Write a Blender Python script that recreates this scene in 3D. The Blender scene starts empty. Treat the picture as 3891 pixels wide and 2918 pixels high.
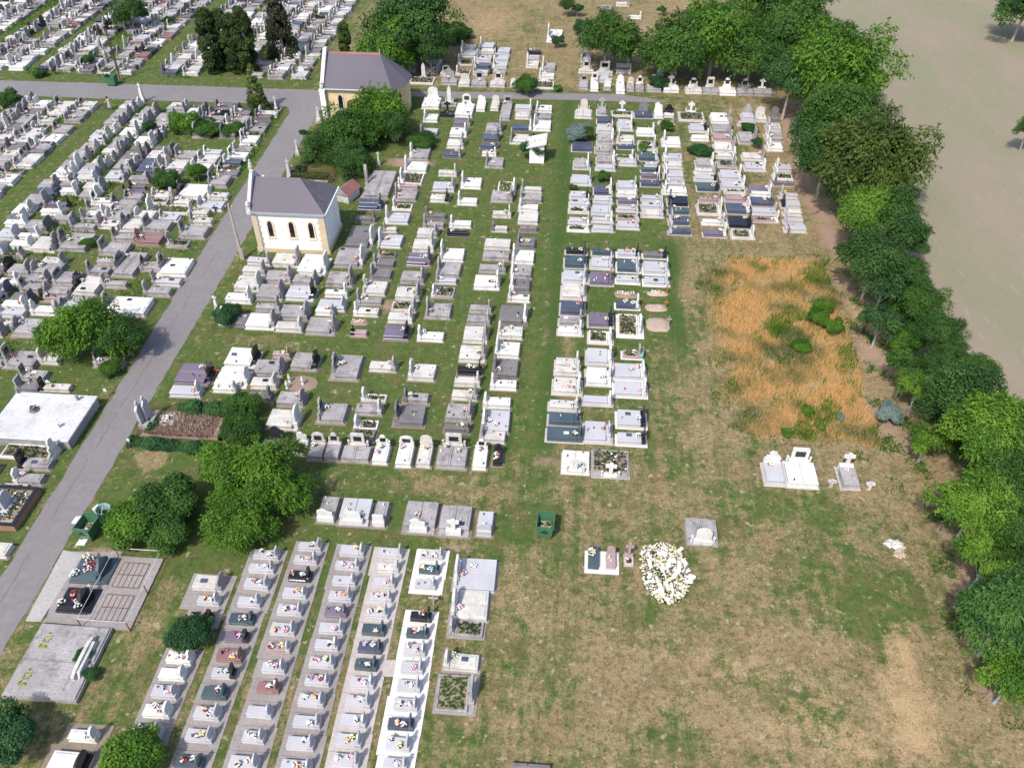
import bpy, math, random
import numpy as np
from math import radians as R

# ------------------------------------------------------------------ camera, sky, sun, exposure
PITCH, FPX, CAMH, YAW = 41.6, 3180.0, 45.0, 4.4
sc = bpy.context.scene
COL = sc.collection
cam_d = bpy.data.cameras.new("camera"); cam = bpy.data.objects.new("camera", cam_d); COL.objects.link(cam)
cam.location = (0, 0, CAMH); cam.rotation_euler = (R(90 - PITCH), 0, R(YAW))
cam_d.sensor_width = 36; cam_d.lens = FPX / 3891 * 36; cam_d.clip_end = 3000; cam_d.clip_start = .5
sc.camera = cam
SUN_EL, SUN_AZ = 52, 207           # azimuth measured from +Y towards +X, of where the sun stands
w = bpy.data.worlds.new("World"); sc.world = w; w.use_nodes = True
nt = w.node_tree; bg = nt.nodes["Background"]
sky = nt.nodes.new("ShaderNodeTexSky"); sky.sky_type = 'NISHITA'; sky.sun_disc = False
sky.sun_elevation = R(SUN_EL); sky.sun_rotation = R(SUN_AZ); sky.dust_density = 2.0
nt.links.new(sky.outputs[0], bg.inputs[0]); bg.inputs[1].default_value = 0.15
sl = bpy.data.lights.new("sun", 'SUN'); sun = bpy.data.objects.new("sun", sl); COL.objects.link(sun)
sl.energy = 2.9; sl.angle = R(2.5); sl.color = (1, .955, .89)
sun.rotation_euler = (R(90 - SUN_EL), 0, R(180 - SUN_AZ))
sc.view_settings.view_transform = 'Standard'; sc.view_settings.look = 'None'
sc.view_settings.exposure = 0.62; sc.view_settings.gamma = 1
sc.render.film_transparent = False
sc.cycles.max_bounces = 5; sc.cycles.diffuse_bounces = 2; sc.cycles.transparent_max_bounces = 4

# ------------------------------------------------------------------ turning a place in the survey photo into a place on the ground
cp, sp = math.cos(R(PITCH)), math.sin(R(PITCH)); cyw, syw = math.cos(R(YAW)), math.sin(R(YAW))
def un(px, py, z=0.0):
    x = (px - 1945.5) / FPX; y = -(py - 1459) / FPX
    r = (x, cp + y * sp, -sp + y * cp); t = (z - CAMH) / r[2]
    X, Y = r[0] * t, r[1] * t
    return X * cyw - Y * syw, X * syw + Y * cyw
def depth(u, v, z=0.0):
    Y = -u * syw + v * cyw
    return Y * cp - (z - CAMH) * sp
def D(x, y, z=0.0): return un(x * 1.759, y * 1.759, z)
CROP = dict(A=(0, 0, 2.212), B=(1000, 0, 2.212), C=(2000, 0, 2.212), D=(2891, 0, 2.212), E=(0, 700, 2.212), F=(900, 700, 2.212),
            G=(1900, 700, 2.212), H=(2891, 700, 2.212), I=(0, 1400, 2.212), J=(1000, 1400, 2.212), K=(1900, 1400, 2.212),
            L=(0, 2100, 2.074), M=(1000, 2100, 2.074), N=(2891, 1450, 2.212), O=(1900, 2000, 2.212), Q=(350, 2650, 2.212))
def cr(c, x, y):
    a, b, s = CROP[c]; return a + x / s, b + y / s
def cu(c, x, y, z=0.0): return un(*cr(c, x, y), z)

# ------------------------------------------------------------------ materials
MATS = {}
def new_mat(name):
    m = bpy.data.materials.new(name); m.use_nodes = True
    n = m.node_tree; b = n.nodes["Principled BSDF"]; MATS[name] = m
    return m, n, b
def N(n, t, **kw):
    o = n.nodes.new(t)
    for k, v in kw.items(): setattr(o, k, v)
    return o
def mixrgb(n, fac, a, b, bt='MIX'):
    m = N(n, 'ShaderNodeMix', data_type='RGBA', blend_type=bt)
    for s, v in ((0, fac), (6, a), (7, b)):
        if hasattr(v, 'node'): n.links.new(v, m.inputs[s])
        elif s == 0: m.inputs[0].default_value = v
        else: m.inputs[s].default_value = (*v[:3], 1)
    return m.outputs[2]
def noise(n, scale, detail=3, rough=.6, stretch=None):
    g = N(n, 'ShaderNodeNewGeometry'); t = N(n, 'ShaderNodeTexNoise')
    t.inputs['Scale'].default_value = scale; t.inputs['Detail'].default_value = detail; t.inputs['Roughness'].default_value = rough
    src = g.outputs['Position']
    if stretch:
        mp = N(n, 'ShaderNodeMapping'); mp.inputs['Scale'].default_value = stretch; n.links.new(src, mp.inputs[0]); src = mp.outputs[0]
    n.links.new(src, t.inputs['Vector']); return t.outputs[0]
def ramp(n, src, lo, hi):
    r = N(n, 'ShaderNodeMapRange'); r.inputs[1].default_value = lo; r.inputs[2].default_value = hi
    n.links.new(src, r.inputs[0]); return r.outputs[0]
def stone(name, a, b, stain=None, sc1=.45, sc2=7, rough=.85, stains=.5, spec=.3):
    """two-tone mineral surface with weather stains of their own shape"""
    m, n, bs = new_mat(name)
    c = mixrgb(n, ramp(n, noise(n, sc1, 2), .35, .65), a, b)
    c = mixrgb(n, ramp(n, noise(n, sc2, 4), .4, .75), c, tuple(x * .82 for x in b))
    if stain:
        f = ramp(n, noise(n, 1.3, 6, .7), .5, .72)
        mm = N(n, 'ShaderNodeMath', operation='MULTIPLY'); n.links.new(f, mm.inputs[0]); mm.inputs[1].default_value = stains
        c = mixrgb(n, mm.outputs[0], c, stain)
    n.links.new(c, bs.inputs['Base Color']); bs.inputs['Roughness'].default_value = rough
    bs.inputs['Specular IOR Level'].default_value = spec
    return m
stone('white', (.70, .685, .65), (.60, .585, .56), (.34, .32, .30), stains=.55)
stone('cream', (.60, .57, .53), (.48, .455, .42), (.22, .205, .19), stains=.65)
stone('grey', (.39, .365, .36), (.28, .26, .26), (.12, .112, .112), stains=.95)
stone('dark', (.21, .195, .20), (.15, .14, .145), (.075, .07, .07), stains=.7)
stone('light', (.50, .49, .51), (.43, .42, .44), (.33, .32, .33), sc2=22, rough=.35, spec=.45, stains=.2)
stone('black', (.012, .013, .017), (.02, .021, .027), rough=.12, spec=.6, sc2=30)
stone('blue', (.055, .065, .10), (.085, .095, .135), rough=.2, spec=.5, sc2=30)
stone('green', (.045, .07, .085), (.075, .105, .12), rough=.2, spec=.5, sc2=30)
stone('purple', (.13, .105, .15), (.18, .145, .19), rough=.22, spec=.5, sc2=30)
stone('red', (.22, .12, .115), (.27, .15, .14), rough=.22, spec=.5, sc2=30)
stone('rose', (.42, .29, .29), (.33, .24, .245), rough=.4, sc2=20)
stone('ochre', (.60, .48, .32), (.54, .44, .30), (.42, .35, .26))
stone('sandstone', (.72, .60, .43), (.66, .55, .40))
stone('plaster_white', (.84, .82, .78), (.79, .77, .74), (.62, .63, .66), sc2=1.2, stains=.35)
stone('plaster_yellow', (.70, .53, .30), (.62, .48, .29), (.56, .46, .36), sc2=1.2, stains=.4)
stone('wash', (.62, .61, .60), (.52, .51, .51), (.24, .23, .22), stains=.5)
stone('asphalt', (.185, .168, .168), (.205, .188, .188), (.25, .23, .228), sc1=.25, sc2=2.0, stains=.35)
stone('crack', (.13, .115, .12), (.16, .145, .15))
stone('patch_light', (.42, .39, .37), (.34, .32, .31))
stone('pave_taupe', (.33, .295, .28), (.265, .235, .222), (.185, .16, .15), stains=.6)
stone('pave_light', (.50, .45, .42), (.42, .375, .35), (.30, .26, .24), stains=.6)
stone('pave_white', (.70, .67, .64), (.62, .59, .57), (.48, .44, .42), stains=.4)
stone('pave_brown', (.27, .215, .17), (.22, .18, .14), (.15, .13, .10), stains=.5)
stone('soil', (.30, .22, .17), (.23, .17, .13), (.15, .12, .09), sc2=5, stains=.5)
stone('sand', (.44, .34, .27), (.37, .285, .225), (.28, .22, .17), sc2=5, stains=.4)
stone('rooftile', (.094, .082, .102), (.112, .098, .120), sc1=.15, sc2=9, rough=.55)
stone('rooftile_rough', (.085, .078, .095), (.13, .118, .135), sc1=2, sc2=6, rough=.8)
stone('redroof', (.22, .09, .08), (.27, .13, .12), sc2=6)
stone('metal_grey', (.30, .32, .36), (.36, .38, .42), rough=.4)
stone('metal_white', (.70, .71, .74), (.6, .61, .64), rough=.4)
stone('rust', (.10, .045, .03), (.15, .07, .045), rough=.9)
stone('iron', (.02, .02, .022), (.035, .035, .038), rough=.5)
stone('wood', (.33, .27, .23), (.42, .35, .30), rough=.8)
stone('wood_dark', (.05, .04, .035), (.08, .065, .055), rough=.8)
stone('wood_orange', (.42, .17, .06), (.35, .14, .05), rough=.7)
stone('bin_green', (.045, .14, .07), (.055, .165, .085), rough=.35, spec=.5)
stone('bin_teal', (.30, .47, .42), (.24, .40, .36), (.16, .25, .22), rough=.5)
stone('dark_void', (.006, .006, .008), (.01, .01, .012), rough=.4)
stone('glass_dark', (.006, .006, .01), (.012, .012, .018), rough=.08, spec=.6)
stone('terracotta', (.40, .16, .09), (.33, .13, .08))
stone('skin', (.55, .34, .26), (.5, .3, .23), rough=.6)
stone('cloth_pink', (.75, .55, .52), (.7, .5, .48)); stone('cloth_grey', (.33, .35, .38), (.28, .30, .33))
stone('hair', (.03, .02, .015), (.05, .03, .02)); stone('rubber', (.015, .015, .015), (.03, .03, .03))
stone('brick', (.36, .20, .14), (.30, .16, .115), sc2=9)
for nm, c in dict(fl_white=(.74, .74, .71), fl_pink=(.80, .42, .50), fl_red=(.42, .03, .05), fl_yellow=(.82, .66, .18), fl_orange=(.80, .36, .12),
                  fl_cream=(.62, .57, .38), fl_blue=(.25, .45, .65), fl_lilac=(.5, .35, .6), fl_magenta=(.28, .10, .20)).items():
    m, n, b = new_mat(nm); b.inputs['Base Color'].default_value = (*c, 1); b.inputs['Roughness'].default_value = .7
def leafmat(name, dark, paler, trans=.35):  # foliage's own two tones, darker to paler, mixed per face by tint
    m, n, b = new_mat(name)
    at = N(n, 'ShaderNodeAttribute', attribute_name='tint'); c = mixrgb(n, at.outputs['Fac'], dark, paler)
    n.links.new(c, b.inputs['Base Color']); b.inputs['Roughness'].default_value = .6; b.inputs['Specular IOR Level'].default_value = .25
    tr = N(n, 'ShaderNodeBsdfTranslucent'); n.links.new(c, tr.inputs[0]); mx = N(n, 'ShaderNodeMixShader'); mx.inputs[0].default_value = trans
    n.links.new(b.outputs[0], mx.inputs[1]); n.links.new(tr.outputs[0], mx.inputs[2]); n.links.new(mx.outputs[0], n.nodes['Material Output'].inputs[0])
leafmat('leaf_locust', (.022, .078, .010), (.16, .31, .026))
leafmat('leaf_dark', (.018, .060, .014), (.085, .18, .034))
leafmat('leaf_mid', (.020, .066, .012), (.10, .205, .030))
leafmat('leaf_bright', (.035, .115, .012), (.20, .345, .035))
leafmat('leaf_olive', (.025, .06, .012), (.13, .18, .03))
leafmat('leaf_bluish', (.020, .066, .020), (.09, .185, .050))
leafmat('leaf_jade', (.024, .082, .020), (.115, .24, .048))
leafmat('leaf_silver', (.13, .20, .17), (.28, .36, .32))
leafmat('leaf_cypress', (.012, .028, .008), (.06, .095, .018), .15)
leafmat('leaf_conifer', (.018, .026, .012), (.065, .065, .03), .15)
leafmat('leaf_thuja', (.03, .065, .012), (.15, .19, .035), .2)
leafmat('leaf_hedge', (.018, .065, .022), (.06, .15, .045))
leafmat('leaf_purple', (.06, .02, .05), (.30, .10, .22))
leafmat('leaf_yellow', (.35, .38, .02), (.72, .66, .04))
leafmat('straw', (.12, .17, .045), (.80, .51, .21), .45)
leafmat('dead', (.20, .135, .10), (.50, .37, .30), .2)
leafmat('grassblade', (.045, .085, .02), (.20, .20, .07), .3)

# ------------------------------------------------------------------ mesh helpers
class MB:
    def __init__(s): s.v = []; s.f = []; s.m = []; s.names = []
    def mi(s, name):
        if name not in s.names: s.names.append(name)
        return s.names.index(name)
    def add(s, vs, fs, mat):
        o = len(s.v); k = s.mi(mat); s.v += [tuple(x) for x in vs]
        for f in fs: s.f.append(tuple(o + i for i in f)); s.m.append(k)
    def box(s, x0, x1, y0, y1, z0, z1, mat, t=0.0):
        vs = [(x0, y0, z0), (x1, y0, z0), (x1, y1, z0), (x0, y1, z0), (x0 + t, y0 + t, z1), (x1 - t, y0 + t, z1), (x1 - t, y1 - t, z1), (x0 + t, y1 - t, z1)]
        s.add(vs, [(3, 2, 1, 0), (4, 5, 6, 7), (0, 1, 5, 4), (1, 2, 6, 5), (2, 3, 7, 6), (3, 0, 4, 7)], mat)
    def cbox(s, x0, x1, y0, y1, z0, z1, mat, c=.02):
        """box with a chamfered top edge"""
        s.box(x0, x1, y0, y1, z0, z1 - c, mat); n = len(s.v) - 8; s.f.pop(-5); s.m.pop(-5)
        vs = [(x0, y0, z1 - c), (x1, y0, z1 - c), (x1, y1, z1 - c), (x0, y1, z1 - c), (x0 + c, y0 + c, z1), (x1 - c, y0 + c, z1), (x1 - c, y1 - c, z1), (x0 + c, y1 - c, z1)]
        s.add(vs, [(4, 5, 6, 7), (0, 1, 5, 4), (1, 2, 6, 5), (2, 3, 7, 6), (3, 0, 4, 7)], mat)
    def prism(s, pts, t0, t1, mat, axis='x'):
        """outline pts (a, z) extruded between t0 and t1 along axis"""
        n = len(pts); P = lambda a, t, z: (t, a, z) if axis == 'x' else ((a, t, z) if axis == 'y' else (a, z, t))
        vs = [P(a, t0, z) for a, z in pts] + [P(a, t1, z) for a, z in pts]
        fs = [tuple(range(n))[::-1], tuple(range(n, 2 * n))] + [(i, (i + 1) % n, n + (i + 1) % n, n + i) for i in range(n)]
        s.add(vs, fs, mat)
    def tube(s, p0, p1, r0, r1, mat, seg=6, caps=True):
        p0 = np.array(p0, float); p1 = np.array(p1, float); d = p1 - p0; L = np.linalg.norm(d) + 1e-9; d /= L
        a = np.cross(d, (0, 0, 1)) if abs(d[2]) < .9 else np.cross(d, (1, 0, 0)); a /= np.linalg.norm(a); b = np.cross(d, a)
        vs = []
        for p, r in ((p0, r0), (p1, r1)):
            for i in range(seg):
                q = 2 * math.pi * i / seg; vs.append(p + r * (math.cos(q) * a + math.sin(q) * b))
        fs = [(i, (i + 1) % seg, seg + (i + 1) % seg, seg + i) for i in range(seg)]
        if caps: fs += [tuple(range(seg))[::-1], tuple(range(seg, 2 * seg))]
        s.add(vs, fs, mat)
    def lathe(s, cx, cy, prof, mat, seg=10):
        vs = []; fs = []
        for r, z in prof:
            for i in range(seg):
                q = 2 * math.pi * i / seg; vs.append((cx + r * math.cos(q), cy + r * math.sin(q), z))
        for j in range(len(prof) - 1):
            for i in range(seg): fs.append((j * seg + i, j * seg + (i + 1) % seg, (j + 1) * seg + (i + 1) % seg, (j + 1) * seg + i))
        fs.append(tuple(range(seg))[::-1]); fs.append(tuple(range((len(prof) - 1) * seg, len(prof) * seg)))
        s.add(vs, fs, mat)
    def blob(s, x, y, z, r, mat, rz=None):
        rz = rz or r; j = lambda: random.uniform(.8, 1.2)
        vs = [(x + r * j(), y, z), (x, y + r * j(), z), (x - r * j(), y, z), (x, y - r * j(), z), (x, y, z + rz * j()), (x, y, z - rz * .6)]
        s.add(vs, [(0, 1, 4), (1, 2, 4), (2, 3, 4), (3, 0, 4), (1, 0, 5), (2, 1, 5), (3, 2, 5), (0, 3, 5)], mat)
    def merge(s, o, dx=0, dy=0, dz=0, rot=0):
        c, q = math.cos(rot), math.sin(rot); off = len(s.v); mp = [s.mi(n) for n in o.names]
        s.v += [(x * c - y * q + dx, x * q + y * c + dy, z + dz) for x, y, z in o.v]
        s.f += [tuple(i + off for i in f) for f in o.f]; s.m += [mp[i] for i in o.m]
    def mesh(s, name):
        me = bpy.data.meshes.new(name); me.from_pydata(s.v, [], s.f)
        for n in s.names: me.materials.append(MATS[n])
        me.polygons.foreach_set('material_index', s.m); me.update(); return me
    def build(s, name, parent=None, loc=None, **tags):
        o = bpy.data.objects.new(name, s.mesh(name)); COL.objects.link(o)
        if parent: o.parent = parent
        if loc: o.location = loc
        for k, v in tags.items(): o[k] = v
        return o
def empty(name, loc, label, cat, group=None, rz=0):
    o = bpy.data.objects.new(name, None); COL.objects.link(o); o.location = loc; o.rotation_euler = (0, 0, rz)
    o.empty_display_size = .3; o['label'] = label; o['category'] = cat
    if group: o['group'] = group
    return o
def npmesh(name, V, F, mats, midx=None, tint=None):
    me = bpy.data.meshes.new(name); V = np.asarray(V, np.float32); F = np.asarray(F, np.int32); k = F.shape[1]
    me.vertices.add(len(V)); me.vertices.foreach_set('co', V.ravel())
    me.loops.add(F.size); me.loops.foreach_set('vertex_index', F.ravel())
    me.polygons.add(len(F)); me.polygons.foreach_set('loop_start', np.arange(0, F.size, k, dtype=np.int32))
    me.polygons.foreach_set('loop_total', np.full(len(F), k, np.int32))
    for m in mats: me.materials.append(MATS[m])
    if midx is not None: me.polygons.foreach_set('material_index', np.asarray(midx, np.int32))
    if tint is not None:
        a = me.attributes.new('tint', 'FLOAT', 'FACE'); a.data.foreach_set('value', np.asarray(tint, np.float32))
    me.update(); me.validate(); return me
def link(name, me, parent=None, loc=(0, 0, 0), rot=(0, 0, 0), scale=(1, 1, 1), **tags):
    o = bpy.data.objects.new(name, me); COL.objects.link(o); o.location = loc; o.rotation_euler = rot; o.scale = scale
    if parent: o.parent = parent
    for k, v in tags.items(): o[k] = v
    return o

# ------------------------------------------------------------------ ground sheet
def axis(lo, hi, step, outer_lo, outer_hi):
    return np.concatenate([np.array(outer_lo, float), np.arange(lo, hi + step / 2, step), np.array(outer_hi, float)])
gx = axis(-112, 70, .5, [-2500, -900, -400, -200, -140], [90, 130, 220, 500, 1000, 2500]); gy = axis(6, 170, .5, [-900, -300, -100, -30], [185, 230, 330, 600, 1200, 2800])
GX, GY = np.meshgrid(gx, gy); nx, ny = len(gx), len(gy)
dry = np.full(GX.shape, .42); soilm = np.zeros(GX.shape); straw = np.zeros(GX.shape); lush = np.zeros(GX.shape)
def blob(arr, x, y, rx, ry, val, soft=1.0):
    """lerp arr towards val in an ellipse centred on a photo point (given at 2212 px width)"""
    u, v = D(x, y); u2, _ = D(x + rx, y); _, v2 = D(x, y - ry); _, v3 = D(x, y + ry)
    ru = abs(u2 - u); rv = abs(v2 - v3) / 2
    d = ((GX - u) / ru) ** 2 + ((GY - v) / rv) ** 2
    k = np.exp(-(d ** 1.5) * soft); arr += (val - arr) * k
def band(arr, u0, u1, v0, v1, val, s=.5):
    k = 1 / (1 + np.exp(-(GX - u0) / s)) / (1 + np.exp((GX - u1) / s)) / (1 + np.exp(-(GY - v0) / s)) / (1 + np.exp((GY - v1) / s))
    arr += (val - arr) * k
band(dry, -150, -36.5, 0, 170, .08, 1); band(dry, -31.5, -7, 30, 110, .02, 1); band(dry, -7, -1, 41, 110, .0, 1)
band(dry, -6.5, 30, 0, 42, .52, 2); band(dry, 9, 28, 42, 80, .62, 1.5); band(dry, 21, 29, 40, 108, .80, 1)
band(dry, -32, 30, 111, 170, .68, 2); band(dry, 1, 10, 52, 110, .1, 1); band(dry, -27, -3, 39.5, 40.5, .6, 1.5)
band(lush, -1.6, .1, 40, 108, .75, .35); band(lush, 1.0, 2.0, 40, 108, .7, .35); band(lush, 2, 21, 72, 73.5, .4, .5)
band(dry, -.1, .9, 40, 70, .72, .3); band(lush, -37.4, -36.0, 24, 100, .45, .4); band(lush, -7, -5.2, 42, 70, .5, .4)
for x, y, rx, ry, v in ((1230, 1170, 60, 60, .35), (1300, 1120, 50, 30, .45), (1100, 1160, 60, 70, .3), (1800, 1230, 110, 70, .25), (1900, 1300, 140, 80, .28),
                        (1700, 1100, 120, 40, .35), (1600, 1050, 100, 40, .4), (1500, 1250, 60, 60, .5), (1400, 1450, 120, 80, .85), (1700, 1400, 150, 60, .8),
                        (1150, 1350, 60, 60, .5), (1300, 1560, 60, 50, .8), (1130, 1500, 50, 60, .6), (1480, 1620, 60, 30, .4), (1800, 1550, 90, 60, .5),
                        (1950, 1550, 80, 100, .9), (2000, 1450, 50, 90, .95), (1600, 1560, 120, 50, .75), (700, 1050, 50, 40, .35), (1450, 1000, 40, 30, .45),
                        (640, 880, 60, 60, .35), (950, 1050, 80, 20, .6), (1120, 780, 30, 200, .3), (1050, 50, 60, 40, .85), (1150, 60, 60, 50, .6), (1000, 40, 40, 30, .8),
                        (1500, 20, 80, 20, .8), (810, 200, 20, 80, .3), (330, 990, 40, 30, .75), (300, 1300, 40, 40, .3), (560, 740, 120, 20, .45),
                        (1440, 820, 60, 120, .45), (1440, 660, 40, 100, .25), (1500, 1000, 60, 30, .45), (1250, 480, 80, 20, .5), (2100, 1550, 50, 60, .75)):
    blob(dry, x, y, rx, ry, v)
for x, y, rx, ry, v in ((1170, 1130, 40, 60, .55), (1150, 1010, 30, 40, .4), (1090, 960, 20, 60, .7), (1210, 1190, 30, 40, .45), (1450, 560, 30, 60, .7), (1460, 700, 25, 80, .6),
                        (1310, 640, 40, 60, .45), (1240, 780, 60, 20, .4), (1350, 870, 40, 20, .4), (150, 700, 60, 60, .3), (360, 520, 40, 20, .6), (580, 840, 100, 60, .2)):
    blob(lush, x, y, rx, ry, v)
for x, y, rx, ry, v in ((885, 352, 60, 12, .9), (1115, 745, 40, 14, .25), (1180, 1000, 40, 20, .5), (1000, 1180, 60, 14, .5), (1180, 700, 16, 120, .35), (1350, 1210, 60, 16, .4), (1860, 560, 30, 60, .6),
                        (1890, 760, 50, 60, .75), (1900, 900, 60, 40, .7), (1950, 960, 40, 40, .7), (1850, 560, 40, 40, .6), (1725, 300, 34, 70, .95), (1755, 410, 36, 80, .95), (1800, 520, 30, 40, .8), (1310, 620, 20, 30, .3),
                        (2030, 1130, 40, 50, .6), (2080, 1250, 50, 60, .75), (2140, 1500, 40, 40, .6), (60, 640, 60, 20, .6), (30, 720, 50, 20, .5), (1480, 380, 12, 60, .4),
                        (1570, 430, 10, 80, .5), (1440, 430, 10, 90, .4), (1280, 1390, 60, 30, .35), (1640, 1420, 60, 30, .35), (300, 940, 60, 20, .3), (560, 1110, 30, 40, .3), (955, 1290, 14, 60, .5),
                        (1000, 1230, 60, 8, .5), (1830, 640, 30, 80, .5), (1720, 230, 30, 20, .6), (780, 420, 20, 40, .2), (870, 940, 200, 10, .1), (1400, 70, 20, 20, .9), (240, 1190, 60, 10, .7),
                        (1200, 100, 16, 80, .4), (745, 130, 6, 60, .5), (840, 660, 20, 20, .7)):
    blob(soilm, x, y, rx, ry, v)
band(straw, 14.5, 25, 46, 70.5, .42, 1.1); band(straw, 11, 15, 46, 68, .2, 1.5)
for x, y, rx, ry, v in ((1960, 1540, 70, 120, .62), (1830, 1610, 90, 60, .52), (1945, 1400, 34, 60, .62), (1600, 1440, 110, 50, .34), (1450, 1420, 90, 50, .28), (1750, 1520, 90, 60, .34), (1650, 1580, 110, 60, .34),
                        (1740, 370, 12, 60, .8), (1720, 330, 10, 20, .8), (1730, 250, 15, 20, .3), (1870, 700, 25, 60, .6), (1500, 20, 90, 20, .4), (1060, 50, 60, 40, .4), (1990, 1580, 40, 60, .6)):
    blob(straw, x, y, rx, ry, v)
dry = .45 + (dry - .45) * 1.7; straw *= 1.25
fieldm = 1 / (1 + np.exp(-(GX - (31.5 + np.clip((GY - 50) / 20, 0, 3.5))) / .5))
V = np.stack([GX, GY, np.zeros_like(GX)], -1).reshape(-1, 3)
idx = np.arange(nx * ny).reshape(ny, nx)
F = np.stack([idx[:-1, :-1], idx[:-1, 1:], idx[1:, 1:], idx[1:, :-1]], -1).reshape(-1, 4)
def ground_material():
    m, n, b = new_mat('ground')
    A = lambda s: N(n, 'ShaderNodeAttribute', attribute_name=s).outputs['Fac']
    def add(a, bb, op='ADD', k=None):
        q = N(n, 'ShaderNodeMath', operation=op)
        for i, x in enumerate((a, bb)):
            if hasattr(x, 'node'): n.links.new(x, q.inputs[i])
            else: q.inputs[i].default_value = x
        return q.outputs[0]
    big = noise(n, .22, 4, .6); mid = noise(n, 1.1, 5, .7); fine = noise(n, 7, 4, .75); grain = noise(n, 28, 2, .7)
    # dry/green balance
    d = add(A('dry'), add(add(big, .5, 'SUBTRACT'), 1.8, 'MULTIPLY')); d = add(d, add(add(mid, .5, 'SUBTRACT'), 2.0, 'MULTIPLY'))
    d = add(d, add(add(fine, .5, 'SUBTRACT'), 1.1, 'MULTIPLY'))
    stk = noise(n, 1.0, 4, .65, (1.5, .10, 1)); d = add(d, add(add(stk, .5, 'SUBTRACT'), 1.3, 'MULTIPLY'))
    d = ramp(n, d, .22, .80)
    green = mixrgb(n, ramp(n, mid, .35, .65), (.048, .092, .018), (.100, .145, .036))
    tan = mixrgb(n, ramp(n, fine, .35, .65), (.215, .155, .075), (.315, .235, .130))
    c = mixrgb(n, d, green, tan)
    c = mixrgb(n, add(ramp(n, noise(n, .5, 5, .75), .50, .58), .75, 'MULTIPLY'), c, (.125, .115, .045))      # olive thatch
    c = mixrgb(n, add(ramp(n, noise(n, .35, 4, .7), .5, .62), add(d, .55, 'MULTIPLY'), 'MULTIPLY'), c, (.24, .145, .085))
    c = mixrgb(n, add(ramp(n, noise(n, 3.1, 5, .8), .51, .58), .7, 'MULTIPLY'), c, (.062, .068, .026))
    dd = add(add(d, .48, 'MULTIPLY'), .07)
    c = mixrgb(n, add(ramp(n, noise(n, 2.3, 5, .8), .53, .60), dd, 'MULTIPLY'), c, (.38, .29, .165))
    c = mixrgb(n, add(ramp(n, noise(n, 9, 3, .8), .52, .60), add(dd, .7, 'MULTIPLY'), 'MULTIPLY'), c, (.36, .28, .17))
    c = mixrgb(n, add(ramp(n, noise(n, 12, 3, .8), .54, .62), .6, 'MULTIPLY'), c, (.045, .055, .02))
    c = mixrgb(n, add(ramp(n, noise(n, 1.7, 3, .6), .62, .68), .6, 'MULTIPLY'), c, (.42, .33, .25))             # pale worn tufts
    lu = add(A('lush'), add(add(mid, .5, 'SUBTRACT'), 1.2, 'MULTIPLY')); lu = ramp(n, lu, .2, .8)
    c = mixrgb(n, lu, c, mixrgb(n, ramp(n, fine, .35, .65), (.026, .068, .014), (.058, .105, .024)))
    s = add(A('soil'), add(add(mid, .5, 'SUBTRACT'), 1.1, 'MULTIPLY')); s = ramp(n, s, .30, .75)
    c = mixrgb(n, s, c, mixrgb(n, ramp(n, fine, .3, .7), (.255, .165, .115), (.36, .255, .19)))
    st = add(A('straw'), add(add(mid, .5, 'SUBTRACT'), 1.7, 'MULTIPLY')); st = add(st, add(add(fine, .5, 'SUBTRACT'), 1.2, 'MULTIPLY')); st = ramp(n, st, .30, .95)
    c = mixrgb(n, st, c, mixrgb(n, ramp(n, fine, .3, .7), (.32, .215, .11), (.48, .345, .19)))
    # stubble field beyond the tree line
    fl = mixrgb(n, ramp(n, noise(n, .12, 5, .6, (1, .35, 1)), .36, .58), (.275, .225, .165), (.205, .215, .115))
    fl = mixrgb(n, ramp(n, noise(n, 1.4, 5, .75, (1, .3, 1)), .55, .75), fl, (.33, .285, .225))
    fl = mixrgb(n, ramp(n, fine, .35, .75), fl, (.25, .205, .165))
    c = mixrgb(n, A('field'), c, fl)
    c = mixrgb(n, ramp(n, grain, .3, .7), c, (.5, .5, .5), 'OVERLAY') if False else c
    g = mixrgb(n, .5, c, c); mul = mixrgb(n, 1.0, c, mixrgb(n, ramp(n, grain, .25, .75), (.72, .72, .72), (1.22, 1.22, 1.22)), 'MULTIPLY')
    n.links.new(mul, b.inputs['Base Color']); b.inputs['Roughness'].default_value = .95; b.inputs['Specular IOR Level'].default_value = .1
    bp = N(n, 'ShaderNodeBump'); bp.inputs['Strength'].default_value = .5; bp.inputs['Distance'].default_value = .12; n.links.new(fine, bp.inputs['Height']); n.links.new(bp.outputs[0], b.inputs['Normal'])
ground_material()
gm = npmesh('ground', V, F, ['ground'])
for nm, arr in (('dry', dry), ('soil', soilm), ('straw', straw), ('lush', lush), ('field', fieldm)):
    a = gm.attributes.new(nm, 'FLOAT', 'POINT'); a.data.foreach_set('value', arr.astype(np.float32).ravel())
link('ground', gm, kind='structure', label='patchy lawn of green and dried tan grass around the graves')

# ------------------------------------------------------------------ roads
def ragged(poly, step=.8, amp=.09, seed=3):
    rnd = random.Random(seed); out = []
    for (a, b), (c, d) in zip(poly, poly[1:] + poly[:1]):
        L = math.hypot(c - a, d - b); k = max(1, int(L / step))
        for i in range(k): out.append((a + (c - a) * i / k + rnd.uniform(-amp, amp), b + (d - b) * i / k + rnd.uniform(-amp, amp)))
    return out
def sheet(name, poly, z, mat, **kw):
    mb = MB(); n = len(poly); mb.add([(a, b, z) for a, b in poly], [tuple(range(n))], mat); return mb.build(name, **kw)
road = [(-35.0, 0), (-32.3, 0), (-32.3, 60), (-32.5, 101), (-31.6, 102.6)] 
farS = [D(880, 209), D(1000, 213), D(1250, 217), D(1380, 221), D(1452, 222)]; farN = [D(1400, 212), D(1330, 204), D(1250, 203), D(1000, 199), D(700, 196), D(430, 187), D(230, 181)]
west = [(-110, 107.4), (-110, 102.6)]
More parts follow.
